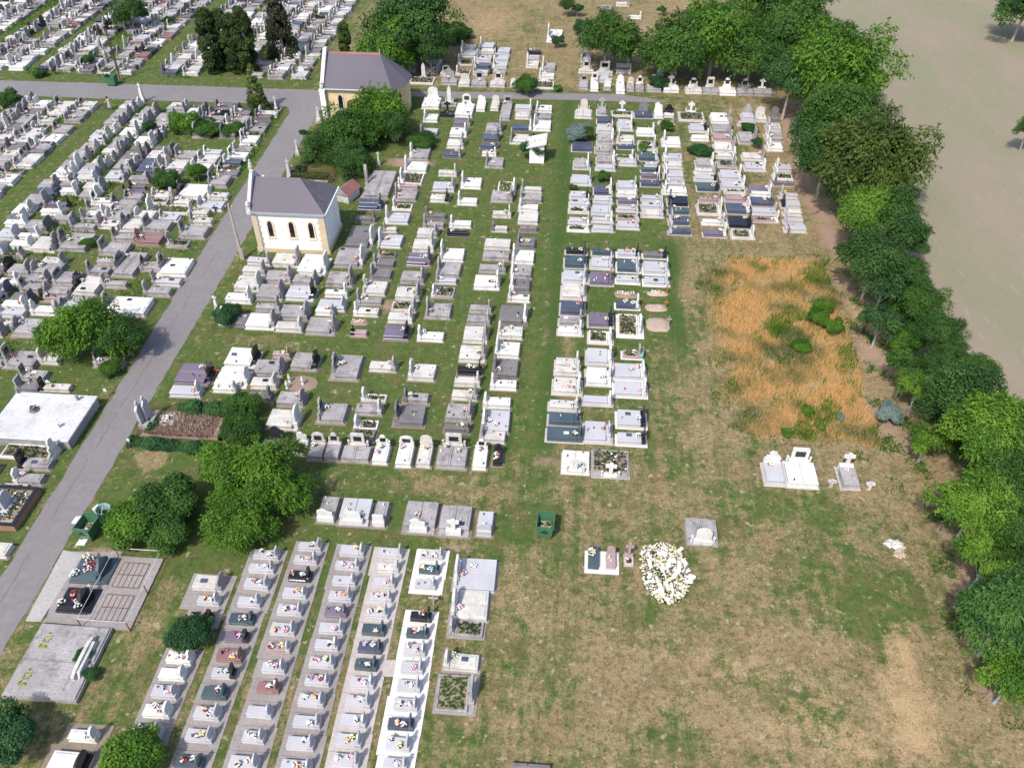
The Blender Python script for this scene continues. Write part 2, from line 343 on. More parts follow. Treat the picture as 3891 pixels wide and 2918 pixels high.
poly = road + [(a, b) for a, b in farS] + farN + west + [(-77, 102.7), (-38.5, 102.6), (-36.9, 101.9), (-36.2, 100.3), (-35.75, 60), (-35.2, 29)]
sheet('road', ragged(poly), .012, 'asphalt', kind='structure', label='narrow grey asphalt cemetery lane with a side lane')
ck = MB(); rnd = random.Random(5)
def crackline(pts, w0):
    for (a, b), (c, d) in zip(pts, pts[1:]):
        L = math.hypot(c - a, d - b); nx_, ny_ = -(d - b) / L * w0, (c - a) / L * w0
        ck.add([(a + nx_, b + ny_, .018), (a - nx_, b - ny_, .018), (c - nx_, d - ny_, .018), (c + nx_, d + ny_, .018)], [(0, 1, 2, 3)], 'crack')
y = 26
while y < 66:
    L = rnd.uniform(3, 7); crackline([(-34.3 + rnd.uniform(-.08, .08), y + k * L / 6) for k in range(7)], .03); y += L + rnd.uniform(.3, 3)
for y in (28, 37.5, 42.5, 52, 58.5, 65):
    k0 = rnd.choice([0, 0, 2, 3]); crackline([(-35.1 + k * .45, y + rnd.uniform(-.05, .05)) for k in range(k0, rnd.choice([4, 5, 7]))], .018)
ck.build('road_cracks', kind='structure')
# ------------------------------------------------------------------ graves: each line = crop x0 x1 y_near y_far material headstone [flowers]
# material letter (* = open planted bed); headstone: side L/R/F/N + material (+ cross, o obelisk, t tall, k dark plaque)
GR = r'''
@first urn column from the road|.35|.36|pave_taupe
L 1532 1770 305 175 c Rg
L 1560 1740 425 340 l Rl fw,o
L 1500 1680 560 465 k Rk fo
L 1320 1530 885 770 w Rw fp,w
L 1262 1470 1015 905 w Rw
L 1205 1410 1160 1040 l Rl fp
L 1138 1355 1310 1190 w Rw fp,w
L 1070 1285 1465 1350 l Rl fr,c
@corner plot by the yellow bush|.4|.5|pave_brown
L 550 780 1500 1390 w Rw fw
L 385 700 1800 1560 w Rk
@second urn column from the road|.35|.36|pave_taupe
J -80 140 1615 1525 l Rl fw,o
L 1965 2170 170 85 l Rl fw
L 1930 2130 300 200 l Rl fw,r
L 1878 2065 440 345 l Rl fw
L 1812 2010 575 475 n Rn fw,m
L 1780 1965 715 620 p Rk fl
L 1715 1920 870 755 r Rr fy
L 1675 1865 1005 905 l Rk fw
L 1600 1800 1165 1050 n Rn fw
L 1535 1745 1330 1210 l Rl fw,o
L 1470 1690 1505 1385 l Rl fy,c
Q 705 940 620 485 n Rn fw,r
@third urn column from the road|.35|.36|pave_taupe
J 300 495 1545 1460 l Rl fw
J 262 460 1655 1575 l Rl fp
M 205 385 235 140 k Rk fw,r
M 160 350 370 275 l Rl fo
M 115 315 505 405 l Rl fp,w
M 62 262 660 550 l Rl fp,o
M 30 222 800 710 o Rl fy,r
M -5 182 960 860 l Rl fp,w
M -45 135 1115 1015 r Rr fw
M -125 80 1310 1205 l Rl
Q 1270 1460 395 275 l Rl fw
Q 1155 1410 620 485 l Rl fw,c
@fourth urn column from the road|.35|.36|pave_taupe
J 650 855 1590 1485 l Rl fy
M 570 765 145 65 l Rl fp,w
M 550 735 270 180 l Rl
M 520 705 395 300 l Rl fo
M 490 665 515 425 p Rp fw
M 445 640 650 550 l Rl fp
M 412 600 780 680 l Rl fw
M 365 570 920 820 l Rl fy,p
M 332 530 1060 965 l Rl fr,l
M 280 490 1225 1110 l Rl fo,w
M 240 460 1390 1280 l Rl fw
M 190 410 1565 1445 l Rl fw
Q 1590 1850 640 520 l Rl fo,w
@fifth urn column from the road|.35|.36|pave_light
J 965 1175 1600 1510 l Rl
M 905 1075 160 80 c Rl
M 870 1045 285 195 l Rl fp
M 840 1020 400 315 l Rl fp,c
M 812 990 525 435 l Rl fy,w
M 782 965 660 560 n Rn fo
M 752 940 800 700 b Rb fw,l
M 725 905 935 835 n Rn fw
M 688 880 1080 975 l Rl fp
M 650 855 1235 1120 l Rl fw
M 612 820 1385 1270 l Rl fw
M 580 785 1545 1425 l Rl fy,o
M 545 765 1700 1580 l Rl fp,w
@sixth urn column on the white strip|.35|.36|pave_white
J 1325 1515 1615 1525 l Rl fw,y
M 1228 1390 175 120 n Rn fb,y
M 1198 1365 300 210 l Rl
M 1162 1330 550 465 k Rk fr
M 1130 1305 680 600 n Rn fw,o
M 1110 1285 825 715 l Rl fp,m
M 1088 1265 965 855 l Rl fp
M 1060 1245 1105 1000 l Rl fw
M 1030 1225 1255 1145 l Rl fp,w
M 985 1190 1405 1300 b Rb fw,o
M 970 1165 1570 1450 l Rl fy,w
M 950 1140 1720 1615 l Rl fw
@column of big tombs beside the lawn|.4|.12|pave_taupe
M 1510 1835 300 45 l Lw fr,w
M 1490 1775 525 290 c Lw fp
M 1465 1735 670 535 g* Lg
M 1425 1700 940 790 c Lc fc
M 1370 1675 1265 960 g* Rg
@cross row behind the urn columns|.5|.15|pave_brown
J 480 625 1305 1075 g Nw
J 655 905 1330 1090 l Nw fw,c
J 940 1045 1345 1115 g Nw
J 1195 1460 1395 1115 g Nw fw,p
J 1490 1745 1420 1150 g Nw+
J 1805 1930 1420 1200 l Nl fw
@row of graves facing the camera|.5|.12|pave_brown
J 0 240 720 570 d Fk
J 265 370 740 590 c* Fw
J 395 520 780 610 g Fck fw
J 530 650 785 610 g Fck
J 675 905 795 620 g Fck
J 935 1060 815 620 w Fwk fo,r
J 1130 1260 840 625 w Fwk fr
J 1305 1420 840 630 c Fc fo
J 1470 1715 850 620 g Fck fw,c
J 1770 1885 860 645 w Fwk fm
J 1935 2010 825 680 k Fk fo,w
@first column in front of the white chapel|.5|.1|pave_brown
F 95 290 690 615 l Rg
F 55 250 770 690 c Rg
F 0 210 910 770 c Rc fr
E 1905 2125 1010 915 w Rwt fw
E 1850 2090 1210 1080 d Lw
F 90 340 1230 1085 w Rg
@second column in front of the white chapel|.5|.1|pave_brown
F 315 540 705 580 c Rg fr
F 250 470 840 725 g Rg fp
F 185 400 985 840 g Rg fp
F 165 370 1080 1000 g Rg
@third column in front of the white chapel|.5|.1|pave_brown
F 535 770 775 590 w Rw
F 480 680 860 760 g Rg fc
F 430 665 990 855 l Rk fw
F 370 610 1150 1015 g Rg fw
F 335 560 1250 1155 c Rc
@fourth mid-block column from the road|.5|.1|pave_brown
F 1080 1310 130 -113 g Lgo
F 1030 1225 230 125 b Rb
F 1000 1170 330 265 d Rd
F 940 1160 555 350 d Rw
F 840 1075 710 535 g Rw fr
F 765 985 870 735 g Rg fr
F 745 935 960 885 w Rw
F 690 920 1075 970 l Rl
F 660 820 1110 1060 w Rg fo
F 600 840 1275 1120 g Rg fp
@fifth mid-block column from the road|.45|.1|pave_brown
B 1235 1400 1355 1235 g Lw fw
B 1190 1380 1460 1360 w Lw
B 1150 1345 1560 1455 w* Lw
B 1130 1300 1600 1560 o Lw fp
F 1330 1515 150 45 g Lg fp
F 1310 1475 230 165 w* Lw fr
F 1250 1450 345 240 l Lw
F 1230 1345 415 360 c Lg
F 1195 1390 545 425 l Lw fr,y
F 1185 1340 630 570 d* Lg fo
F 1145 1325 710 630 d Lg
F 1125 1300 810 710 d Lg
F 1065 1260 945 815 c Lc+ fb
F 1010 1220 1025 950 g Lg fo
F 985 1195 1120 1035 c Lw
F 960 1095 1290 1225 o Lk
@sixth mid-block column from the road|.5|.1|pave_brown
B 1475 1630 1490 1430 c Rc
B 1430 1610 1620 1530 l Rl fw
F 1630 1785 160 85 c Rk
F 1585 1755 305 240 d Ld fp
F 1565 1740 380 315 g Lg
F 1520 1690 455 370 c Rg fr
F 1485 1660 580 460 c Rc
F 1440 1635 700 580 p Rd fw
F 1385 1580 845 730 g Rg fp
F 1340 1545 985 860 c Rg fc
F 1305 1510 1080 990 c* Rg
F 1275 1480 1175 1080 c Rw fp
F 1245 1450 1320 1185 p Rk fp
@seventh mid-block column from the road|.45|.1|pave_brown
B 1665 1835 1595 1495 w Lw
F 1855 2020 185 115 w Lw
F 1790 1970 375 305 w Lw
F 1765 1945 445 395 k Lk fw
F 1710 1910 660 540 w Lw fr
F 1685 1880 790 660 g Lg
F 1670 1845 850 795 l Lg fw
F 1640 1830 965 865 g* Lw fp
F 1590 1800 1140 1000 g Lg fr
F 1520 1740 1330 1240 w Lw fw
@eighth mid-block column from the road|.5|.1|pave_brown
B 1975 2125 1640 1530 w* Rw
G -70 110 160 60 g Rg fr
G -60 95 290 225 c Rc fc
G -70 60 410 360 c Ld
F 2085 2300 560 460 c -
F 2070 2290 650 565 g -
F 2040 2260 755 675 g Rg fw
F 2000 2210 895 765 w Rw fr
F 1960 2140 1090 1015 g Rg
F 1940 2130 1190 1100 g Rg
F 1910 2110 1345 1195 c Rg
F 1875 2095 1505 1355 c Rg fy
F 1855 2060 1610 1530 k Rk fo,w
J 1610 1825 160 70 c Rc
J 1590 1805 275 180 c Rg fw
J 1545 1760 455 295 g Rg fp
J 1520 1735 550 470 d Rd fw
@ninth mid-block column beside the aisle|.5|.1|pave_brown
G 175 350 80 20 c Lg
G 165 350 165 80 g Lg
G 155 320 240 170 w Lw
G 155 320 345 240 c -
G 165 310 410 355 d -
G 140 295 550 445 d Ld fw,y
G 100 285 680 555 w Lw
G 90 265 800 680 g Lw fp
G 85 250 915 795 d Lw
G 65 250 1000 925 w Lc fp
G 0 230 1190 1020 d Rw
G -20 190 1310 1195 c Lc fo,w
G -40 165 1470 1325 w Lw fw
G -60 150 1640 1470 d Ld fw
J 1910 2130 190 95 w Lw
J 1850 2080 345 240 w Lw
J 1840 2070 540 350 l Lw fw,p
J 1820 2035 635 520 c Lg
@first low column from the road bend|.45|.1|pave_brown
I 1505 1800 145 -40 p Rk fw,p
I 1440 1700 250 145 l Rl fo
@second low column from the road bend|.45|.1|pave_brown
E 1915 2180 1550 1375 w Rk fo
I 1835 2105 165 -10 w Rw fc
I 1790 1990 210 155 w Rl
@third low column from the road bend|.45|.1|pave_brown
F 305 450 1470 1410 o Ro fy
F 155 400 1620 1475 g Rg
J -95 125 180 75 c Rc
J -115 80 285 195 d Rd
@fourth low column from the road bend|.5|.1|pave_brown
F 475 690 1575 1415 g Rk
J 130 355 330 195 g Rg fr
J 50 315 525 345 c Rw
@fifth low column from the road bend|.5|.15|pave_brown
F 810 1040 1655 1435 g Lgk fw,p
J 470 700 470 290 g Lgk fw
@sixth low column from the road bend|.45|.1|pave_brown
F 1120 1345 1585 1490 c Rg fp
J 830 1040 290 215 c* Lw fw
J 780 1005 400 295 g Rc
J 770 970 510 435 w* Lw
J 750 940 620 510 d* -
@seventh low column from the road bend|.5|.15|pave_brown
F 1450 1670 1660 1510 c Lc fw
J 1180 1390 305 205 g Ldk fw
J 1110 1360 495 310 d Ldk
@first lower column past the aisle|.4|.15|pave_light
G 555 725 595 535 k Rk fp
G 545 720 710 600 n Rn fw
G 530 725 835 725 l Rl fw
G 520 715 975 835 c Rc
G 510 705 1105 980 b Rb fr
G 500 690 1195 1110 g Rg
G 490 690 1275 1195 w Rw fw
G 470 665 1545 1460 c Rc
K 465 670 60 -10 c Rc fp
K 450 680 225 75 c Rw fw,p
K 415 660 360 265 c Rc fw
K 410 665 485 370 n Rn
K 395 690 620 490 n Rn fw
@second lower column past the aisle|.4|.15|pave_light
G 775 945 605 545 n Rn fo
G 765 945 720 615 l Rl fp,w
G 755 945 855 740 p Rp fr
G 745 945 1205 1080 p Rk fy
G 745 940 1345 1235 w* Rw
G 730 940 1525 1380 l Rw
K 725 935 150 -10 w Rw fw
K 700 935 315 230 l Rw
K 710 930 630 445 l Rl fr
@third lower column past the aisle|.4|.15|pave_white
G 985 1165 620 550 l Rk fw,p
G 985 1170 745 635 n Rl fw
G 980 1165 840 765 l Rl fy
G 975 1165 1055 980 b Rw fw,y
G 990 1190 1290 1095 w* Rw fw
G 1030 1180 1470 1400 o* Rg fw
K 960 1215 100 -40 l Rw fr,p
K 960 1225 245 110 l Rw fp
K 985 1220 505 350 l Rk fw
K 985 1220 650 540 l Rk fw
@fourth lower column past the aisle|.4|.15|pave_white
G 1205 1400 630 565 d Rk fo
G 1205 1410 765 650 l Rl fp
G 1210 1415 860 780 l Rl
@pair in front of the lower columns|.3|.05|pave_light
K 520 750 895 690 w Nw+ fc
K 775 1080 925 685 g* Nw+
@trio at the foot of the dry grass|.5|.12|pave_light
N 30 175 875 655 l Fw fy
N 205 455 895 645 w Fwk
N 665 800 905 690 g Fw+
@lone tombs on the bare lawn|.4|.05|pave_brown
K 1565 1820 1495 1260 g Nw
O 740 830 365 165 n - fy,w
Q 3517 3850 690 552 d -
O 890 970 365 215 o Fo
O 1043 1120 340 225 c* Fo+ fr
@first upper column past the aisle|.4|.12|pave_light
C 415 548 1000 910 c Fc
C 385 545 1280 1195 b -
C 400 530 1430 1330 g Rw
C 380 545 1565 1470 l Rl
G 590 745 130 60 l Rk fw
G 585 755 195 125 l Rl fw
G 580 740 250 195 c* Rl fw
G 580 750 340 280 l Rl fw
G 570 750 405 350 w* Rw fw
@second upper column past the aisle|.4|.12|pave_light
C 595 670 975 900 g Fg+
C 595 720 1045 980 b Rb
C 595 730 1125 1050 l Rl fw
C 595 735 1210 1125 g Rw
C 580 730 1295 1215 g Rg
C 590 745 1385 1305 g Rw
C 585 745 1440 1385 l Rl
C 568 720 1645 1555 b Rw fy
G 790 945 165 100 l Rl
G 775 940 265 175 l Rl
G 775 945 330 280 l Rw fw
G 780 950 405 345 l Rl
@third upper column past the aisle|.4|.12|pave_light
C 715 890 985 925 c* Fw+
C 770 890 1105 1005 l Rw fw
C 760 905 1215 1135 c Lc fr
C 765 900 1260 1215 b Rb
C 750 900 1350 1300 c* Rw
C 785 925 1400 1345 l Rl
C 765 925 1605 1520 l Rl fw
G 985 1150 110 55 w Rw
G 990 1155 175 115 p Rp fw
G 985 1160 240 185 l Rl fw
G 985 1160 310 255 o* Rl
G 985 1165 385 315 l Rl fc
@fourth upper column past the aisle|.4|.12|pave_light
C 910 1055 1000 925 b Fd
C 930 1075 1150 1075 w Rw
C 940 1085 1270 1185 c* Rc fw
C 945 1105 1360 1285 n Rl fw
C 1000 1110 1410 1365 l Rl
C 965 1110 1455 1410 n Rk
C 965 1120 1510 1460 p Rw fw
C 965 1115 1575 1515 b Rb
G 1190 1360 150 95 l Rl fw
G 1190 1365 215 150 l Rl fw
G 1190 1370 285 215 c Rl
@fifth upper column past the aisle|.4|.12|pave_light
C 1075 1145 1000 920 w Fw
C 1155 1240 995 940 c Fk
C 1110 1240 1050 1020 c* Rg
C 1140 1290 1240 1150 w Lw
C 1150 1305 1360 1290 l Lw
C 1155 1305 1420 1360 c Lc
C 1155 1315 1510 1430 l Lw
C 1150 1330 1580 1520 l Lk fw
G 1370 1565 95 20 w Lw
G 1410 1575 190 100 k Lk fw
G 1415 1585 260 195 n Ln fw
G 1420 1585 350 270 b Ll fw,y
G 1420 1600 430 370 b Ll fw
@sixth upper column past the aisle|.4|.12|pave_light
C 1285 1485 1025 935 c* Fw+
C 1375 1515 1120 1040 l Rk fp
C 1390 1530 1190 1135 w Rw
C 1425 1570 1415 1330 g Rw
C 1415 1590 1465 1425 c Rg
C 1415 1600 1530 1470 l Rk fw
C 1435 1610 1615 1540 n Rk fr
G 1675 1845 160 115 o Ro fr
G 1660 1860 265 165 c* Rw
G 1700 1885 350 295 w Rl fw
G 1710 1895 450 385 p Rw fw
@seventh upper column past the aisle|.4|.12|pave_light
C 1555 1710 1045 950 w Rg fr
C 1560 1720 1130 1045 g Rg
C 1570 1725 1190 1135 o Rg fw
C 1580 1750 1285 1195 c Rg
C 1605 1755 1340 1285 c Rw fw
C 1615 1760 1415 1350 g* Rg
C 1630 1800 1520 1430 l Rw fw
C 1640 1830 1600 1525 l Rw fb,w
G 1890 2060 85 50 c* -
G 1895 2080 155 95 o Rr fo
G 1905 2090 255 160 b Rw fp
G 1920 2105 375 270 k Rk fy
G 1945 2130 465 385 c* Rw
@eighth upper column past the aisle|.4|.12|pave_light
C 1810 1905 1015 940 l Fg
C 1780 1925 1065 1020 l Rl
C 1785 1930 1215 1110 g Rg
C 1815 1995 1355 1285 c Rg fr
C 1835 2005 1445 1365 l Rw fw
C 1865 2050 1640 1560 p Rl fw
H -80 80 110 70 w Rw
H -80 100 190 110 b Rb fo,w
H -75 125 265 200 l Rl
H -60 140 325 280 o* Rw fw
@ninth upper column beside the trees|.4|.12|pave_light
C 1930 2010 1030 945 c Fc
D 80 150 1030 965 d Fd
D 45 160 1110 1035 l Ll fw
D 40 175 1195 1110 g Lw fw
D 50 175 1275 1200 w Lw fo
D 115 250 1450 1380 l Lw fp
D 105 260 1520 1460 w* Lw
D 110 270 1570 1530 d Ld
H 155 305 125 75 l Ll fy
H 170 325 210 135 l Lk
H 190 335 270 210 c Ll
H 195 350 340 280 l Ll
H 200 375 410 340 l Ll
@first column south of the side lane|.45|.1|pave_brown
B 1345 1490 925 810 w Fw
B 1350 1480 1035 960 w Lw
B 1320 1465 1160 1080 l Lg fr
@second column south of the side lane|.45|.1|pave_brown
B 1500 1630 900 850 g Fwo
B 1475 1610 995 930 k Fk+
@third column south of the side lane|.45|.1|pave_brown
B 1625 1770 995 860 w Fwk fo
B 1605 1745 1070 1005 p Rg
B 1575 1715 1160 1075 w Rw
B 1550 1690 1255 1170 c Rg
B 1515 1665 1335 1275 b Rg fp
@fourth column south of the side lane|.45|.1|pave_brown
B 1795 1870 945 850 w Fw
B 1915 1985 940 855 c Fc
B 1875 2010 1130 1035 g Rg
B 1850 1985 1200 1125 b Rb
B 1825 1970 1260 1210 b Rb fw
B 1840 1960 1320 1275 w Rw fw
B 1870 2020 1420 1325 g Lg
B 2000 2085 1020 860 g Fgk fp
@fifth column south of the side lane|.45|.1|pave_brown
B 2120 2260 940 880 l Rw
B 2120 2260 1010 940 c Rg
B 2095 2260 1110 1045 b Rw
B 2075 2230 1220 1130 c Lg fr
@sixth column south of the side lane|.45|.1|pave_brown
C 80 215 955 885 w Lw
C 75 210 1020 955 g Lg
C 55 205 1110 1015 w Lw
@row behind the side lane|.45|.08|pave_brown
B 1240 1440 715 640 w* Fwo
B 1500 1635 720 650 g Fg fw
B 1645 1740 735 670 c Fc
B 1750 1880 740 670 g Fgk fw
B 1910 2035 740 670 c Fck
B 2075 2130 740 710 c Fw
C 70 230 755 675 w* Fw+
C 445 520 760 685 g Fgk
C 540 605 775 670 w Fwk fy
C 650 710 765 720 g Fw
C 755 825 795 690 w Fw fw
C 845 905 775 700 g Fc fp
C 920 985 775 700 g Fwk
C 1010 1130 780 700 g Fgk fm,y
C 1150 1280 785 705 w Fw+
C 1335 1470 795 720 c Fwk
C 1480 1610 800 725 g Fck
C 1620 1755 810 725 w Fwk
C 1770 1900 810 735 g Fgk
C 1905 2060 815 735 g Fw+
@second row behind the side lane|.45|.08|pave_brown
B 1165 1290 615 535 g Lw fw
B 1350 1480 630 540 g Rg fw
B 1490 1580 650 600 c Fwk
C 440 565 625 570 c Fck
C 590 725 640 585 c Fck
C 590 720 700 650 l Fl
C 755 880 625 590 c Rc
C 1100 1150 660 600 c Fc
@first block behind the side lane|.45|.08|pave_brown
B 1380 1500 550 500 w Rw
B 1420 1520 500 455 d Rg
B 1665 1790 430 375 c Lw fr
B 1660 1790 490 430 l Lw
B 1635 1765 560 500 c* Lw
B 1620 1740 640 590 c* Lw
B 1820 1940 425 360 l Lw
B 1810 1945 460 410 c Lg
B 1790 1920 530 465 l Ll
B 1770 1900 585 530 b Lw fw
B 1765 1890 640 590 l Ll
B 1950 2075 465 400 l Lk
B 1940 2065 530 465 l Ll
B 1930 2050 585 525 l Lw fc
B 1905 2040 640 590 g Lk
@second block behind the side lane|.45|.08|pave_brown
C 5 125 465 420 k Lk fw
C 0 110 505 470 l Ll
C 0 105 580 510 c Lw fw
C 130 245 605 530 g Lw
C 105 235 670 615 w Lw
C 175 300 365 250 w Lwt
C 455 550 350 300 w -
C 455 545 535 440 g Lg
C 755 865 575 540 w Rw
C 865 965 165 135 w Rw
C 635 715 80 45 g -
C 755 870 60 20 c Rg
@first column across the road|.5|.12|pave_brown
E 1505 1755 135 0 w Lk
E 1750 1925 140 70 c Lw
E 1670 1885 235 140 l Ll fw
E 1600 1790 355 280 c Lgk fw
E 1520 1745 465 345 g Lgk fw
E 1345 1600 785 620 w Lgk fr
E 1285 1525 865 790 l Lg fw
E 1215 1440 950 865 g Lg
E 800 1045 1550 1450 g Lgk fw
@second column across the road|.5|.12|pave_brown
E 1250 1600 260 180 w* Lwt
E 1220 1440 410 300 g Lgk
E 1150 1370 525 410 r Lr fw
E 1185 1350 740 650 g Lgk fr
E 885 1260 1120 945 w Lgk
E 855 1075 880 810 g Lg fw
@third column across the road|.5|.12|pave_brown
E 1040 1210 110 60 p Lk fr
E 1090 1230 60 8 p Lk fw
E 945 1155 235 130 g Lgk fw
E 1030 1210 410 290 c Lgk
E 950 1145 490 415 g Lgk
E 960 1190 790 570 g Lgk fw
E 820 960 690 625 g -
E 740 950 775 695 g Lgk
E 610 860 940 770 c Lk fw
@fourth column across the road|.5|.12|pave_brown
E 780 950 185 115 w Lwk fw
E 735 930 250 185 g Lgk fw
E 830 1010 385 300 c Lg fr,c
E 690 875 330 265 g Lg
E 855 1105 605 490 g Lgk
E 520 770 575 410 g Lgk fw,y
E 470 700 860 735 g Lgk
E 385 610 955 860 g Lg
E 600 810 400 330 g Lg
@fifth column across the road|.5|.12|pave_brown
E 510 660 100 30 w Rw
E 410 600 210 150 p Rk
E 350 545 270 205 w Rw
E 300 500 580 440 c Rg
E 290 530 780 660 g Lg fo,w
E 345 560 1000 935 o Lk fw
E 180 370 920 830 g Lgk
E 270 480 1110 1020 w Lw
@sixth column across the road|.5|.12|pave_brown
E 315 505 125 30 b Rb
E 225 410 200 85 g Rg
E 215 430 410 300 g Rd fb
E 165 355 475 410 w Rw
E 80 290 555 470 w Rw
E 70 280 780 670 g Rg
E 5 180 865 790 w Rw
E 335 510 1520 1415 c Lc
@seventh column across the road|.5|.12|pave_brown
E 50 255 370 300 w Rw
E 0 165 480 375 l Rl fr
E 0 75 600 500 l Rl
E 20 215 630 575 d* Rg fp
E 0 130 760 640 d Rk
E 0 220 1130 1050 l Ll
E 0 125 1225 1140 c Lc
E 60 340 1560 1400 g Lgk fr
E -40 60 1540 1400 g Lg
@roadside plot beside the big slab tomb|.4|.1|pave_brown
E 180 400 1659 1560 g Lgk fw
I 150 345 205 110 d L-
I 340 600 205 125 c Lk fw,o
I 30 500 765 640 w* Rwt fp
I 170 440 860 750 g Lk
I 130 370 985 880 g Lw fw
I -50 90 1600 1460 c -
'''
KIND = {'w': ('white', 'white'), 'c': ('cream', 'pale concrete'), 'g': ('grey', 'grey concrete'), 'd': ('dark', 'dark weathered'), 'l': ('light', 'light granite'), 'k': ('black', 'black granite'),
        'b': ('blue', 'blue-grey granite'), 'n': ('green', 'green-grey granite'), 'p': ('purple', 'purple granite'), 'r': ('red', 'maroon granite'), 'o': ('rose', 'rosy stone')}
FLW = dict(w='white', p='pink', r='red', y='yellow', o='orange', c='cream', b='blue', l='lilac', m='magenta')
ORD = 'first second third fourth fifth sixth seventh eighth ninth tenth eleventh twelfth thirteenth fourteenth fifteenth sixteenth seventeenth eighteenth nineteenth twentieth'.split()
graves = []; strips = []
def parse():
    name = None
    for ln in GR.strip().splitlines():
        if ln[0] == '@':
            name, h, pad, padm = ln[1:].split('|'); h = float(h); pad = float(pad); continue
        t = ln.split(); c = t[0]; x0, x1, yn, yf = map(float, t[1:5]); mat = t[5]; head = t[6]; fl = t[7][1:].split(',') if len(t) > 7 else []
        hh = h * (.55 if '*' in mat else 1)
        ym = (yn + yf) / 2; xm = (x0 + x1) / 2
        v0 = cu(c, xm, yn, 0)[1]; v1 = cu(c, xm, yf, hh)[1]
        if v1 - v0 < .55: v1 = v0 + .55
        u0, vm = cu(c, x0, ym, hh / 2); u1, _ = cu(c, x1, ym, hh / 2)
        graves.append(dict(col=name, u0=u0, u1=u1, v0=v0, v1=v1, h=hh, mat=mat, head=head, fl=fl, pad=pad, padm=padm))
parse()
# far blocks across the road: rows laid out like the ones in the photo
def genblock(name, cols, v0, v1, seed, gap=.1, holes=()):
    rnd = random.Random(seed)
    for ci, (a, b, side) in enumerate(cols):
        v = v0 + rnd.uniform(0, .5)
        while v < v1 - 1.2:
            wd = rnd.choice([.9, 1.0, 1.05, 1.15, 1.25, 1.8, 2.0])
            if rnd.random() < gap or any(q[0] < (a + b) / 2 < q[1] and q[2] < v + wd / 2 < q[3] for q in holes): v += rnd.uniform(.5, 1.2); continue
            mat = rnd.choices(['g', 'c', 'w', 'd', 'l', 'k', 'b', 'p', 'g*', 'c*', 'r'], [40, 21, 11, 11, 8, 2, 2, 1, 4, 2, .4])[0]
            hm = mat[0] if rnd.random() < .6 else rnd.choice('wgcg')
            hd = side + hm + rnd.choices(['', 'k', 't', 'o', '+'], [4, 5, 1.2, .4, .6])[0]
            fl = rnd.sample('wwprycbo', rnd.choice([0, 1, 1, 2])); fl = list(dict.fromkeys(fl))
            o = rnd.uniform(-.15, .15); ln_ = b - a - rnd.uniform(0, .35)
            u0 = a + o if side == 'L' else b + o - ln_
            graves.append(dict(col=name + '|' + str(ci), u0=u0, u1=u0 + ln_, v0=v, v1=v + wd, h=rnd.uniform(.38, .6) * (.55 if '*' in mat else 1), mat=mat, head=hd, fl=fl, pad=.08, padm='pave_brown'))
            v += wd + rnd.choice([.08, .1, .15, .5])
def genfill(name, cols, v0, v1, seed, gap=.1, holes=()):
    tmp = []; keep = list(graves); genblock(name, cols, v0, v1, seed, gap, holes); new = graves[len(keep):]; del graves[len(keep):]
    def hit(g): return any(min(g['u1'], o['u1']) - max(g['u0'], o['u0']) > -.05 and min(g['v1'], o['v1']) - max(g['v0'], o['v0']) > -.04 for o in keep)
    for g in new:
        for sh in (0, .3, -.3, .6, -.6):
            h = dict(g, v0=g['v0'] + sh, v1=g['v1'] + sh)
            if not hit(h): keep.append(h); graves.append(h); break
        else:
            h = dict(g, v1=g['v0'] + .85)
            if not hit(h): keep.append(h); graves.append(h)
cf = [(-39.5, -37.2, 'L'), (-42.2, -39.9, 'L'), (-44.9, -42.6, 'L'), (-47.6, -45.3, 'L'), (-50.3, -48, 'R'), (-53, -50.7, 'R'), (-55.7, -53.4, 'R'), (-58.2, -56.1, 'R')]
genfill('f', cf, 53, 80, 11, .07, [(-39.8, -37, 65, 68.5), (-48, -44, 63, 66), (-45, -40, 53, 56), (-46, -44, 71, 74)])
genfill('g', [(-39.5, -37.2, 'L'), (-42.2, -39.9, 'L'), (-44.9, -42.6, 'L')], 33, 42, 12, .15, [(-41, -36, 37, 42)])
c1 = [(-39.7, -37.3, 'L'), (-42.7, -40.4, 'L'), (-45.8, -43.4, 'L'), (-48.9, -46.5, 'R'), (-51.9, -49.5, 'R'), (-54.9, -52.6, 'R'), (-57.9, -55.6, 'R')]
genblock('a', c1, 80.2, 101.3, 1, .06, [(-46, -41, 88, 92), (-50, -45, 88.5, 93), (-43, -40, 80, 84)])
c2 = [(-63.4, -61.1, 'L'), (-66.3, -64.0, 'L'), (-69.3, -67.0, 'L'), (-72.3, -70.0, 'R'), (-75.2, -73, 'L'), (-78.3, -76, 'L'), (-81.3, -79, 'L')]
genblock('b', c2, 70.5, 101.2, 2, .05, [(-80, -73, 93, 99)])
c3 = [(-57.2, -54.9, 'L'), (-54.3, -52, 'L'), (-51.4, -49.1, 'R'), (-48.2, -45.8, 'L'), (-45, -42.6, 'L'), (-42, -39.7, 'L'), (-39.0, -36.8, 'L')]
genblock('c', c3, 110.6, 152, 3, .10, [(-51, -44, 111, 119), (-45, -41, 116, 122)])
c4 = [(-63.2, -61.1, 'L'), (-66.3, -64, 'L'), (-69.2, -67, 'L'), (-72.2, -70, 'L'), (-75.2, -73, 'R')]
genblock('d', c4, 110.6, 152, 4, .12, [(-70, -66, 120, 126)])
c5 = [(-79.3, -77.0, 'L'), (-82.4, -80, 'L'), (-85.4, -83.1, 'R'), (-89.8, -87.6, 'L'), (-92.8, -90.6, 'L'), (-95.8, -93.5, 'L'), (-98.8, -96.5, 'L')]
genblock('e', c5, 110.6, 155, 5, .1, [(-83, -79, 122, 128)])
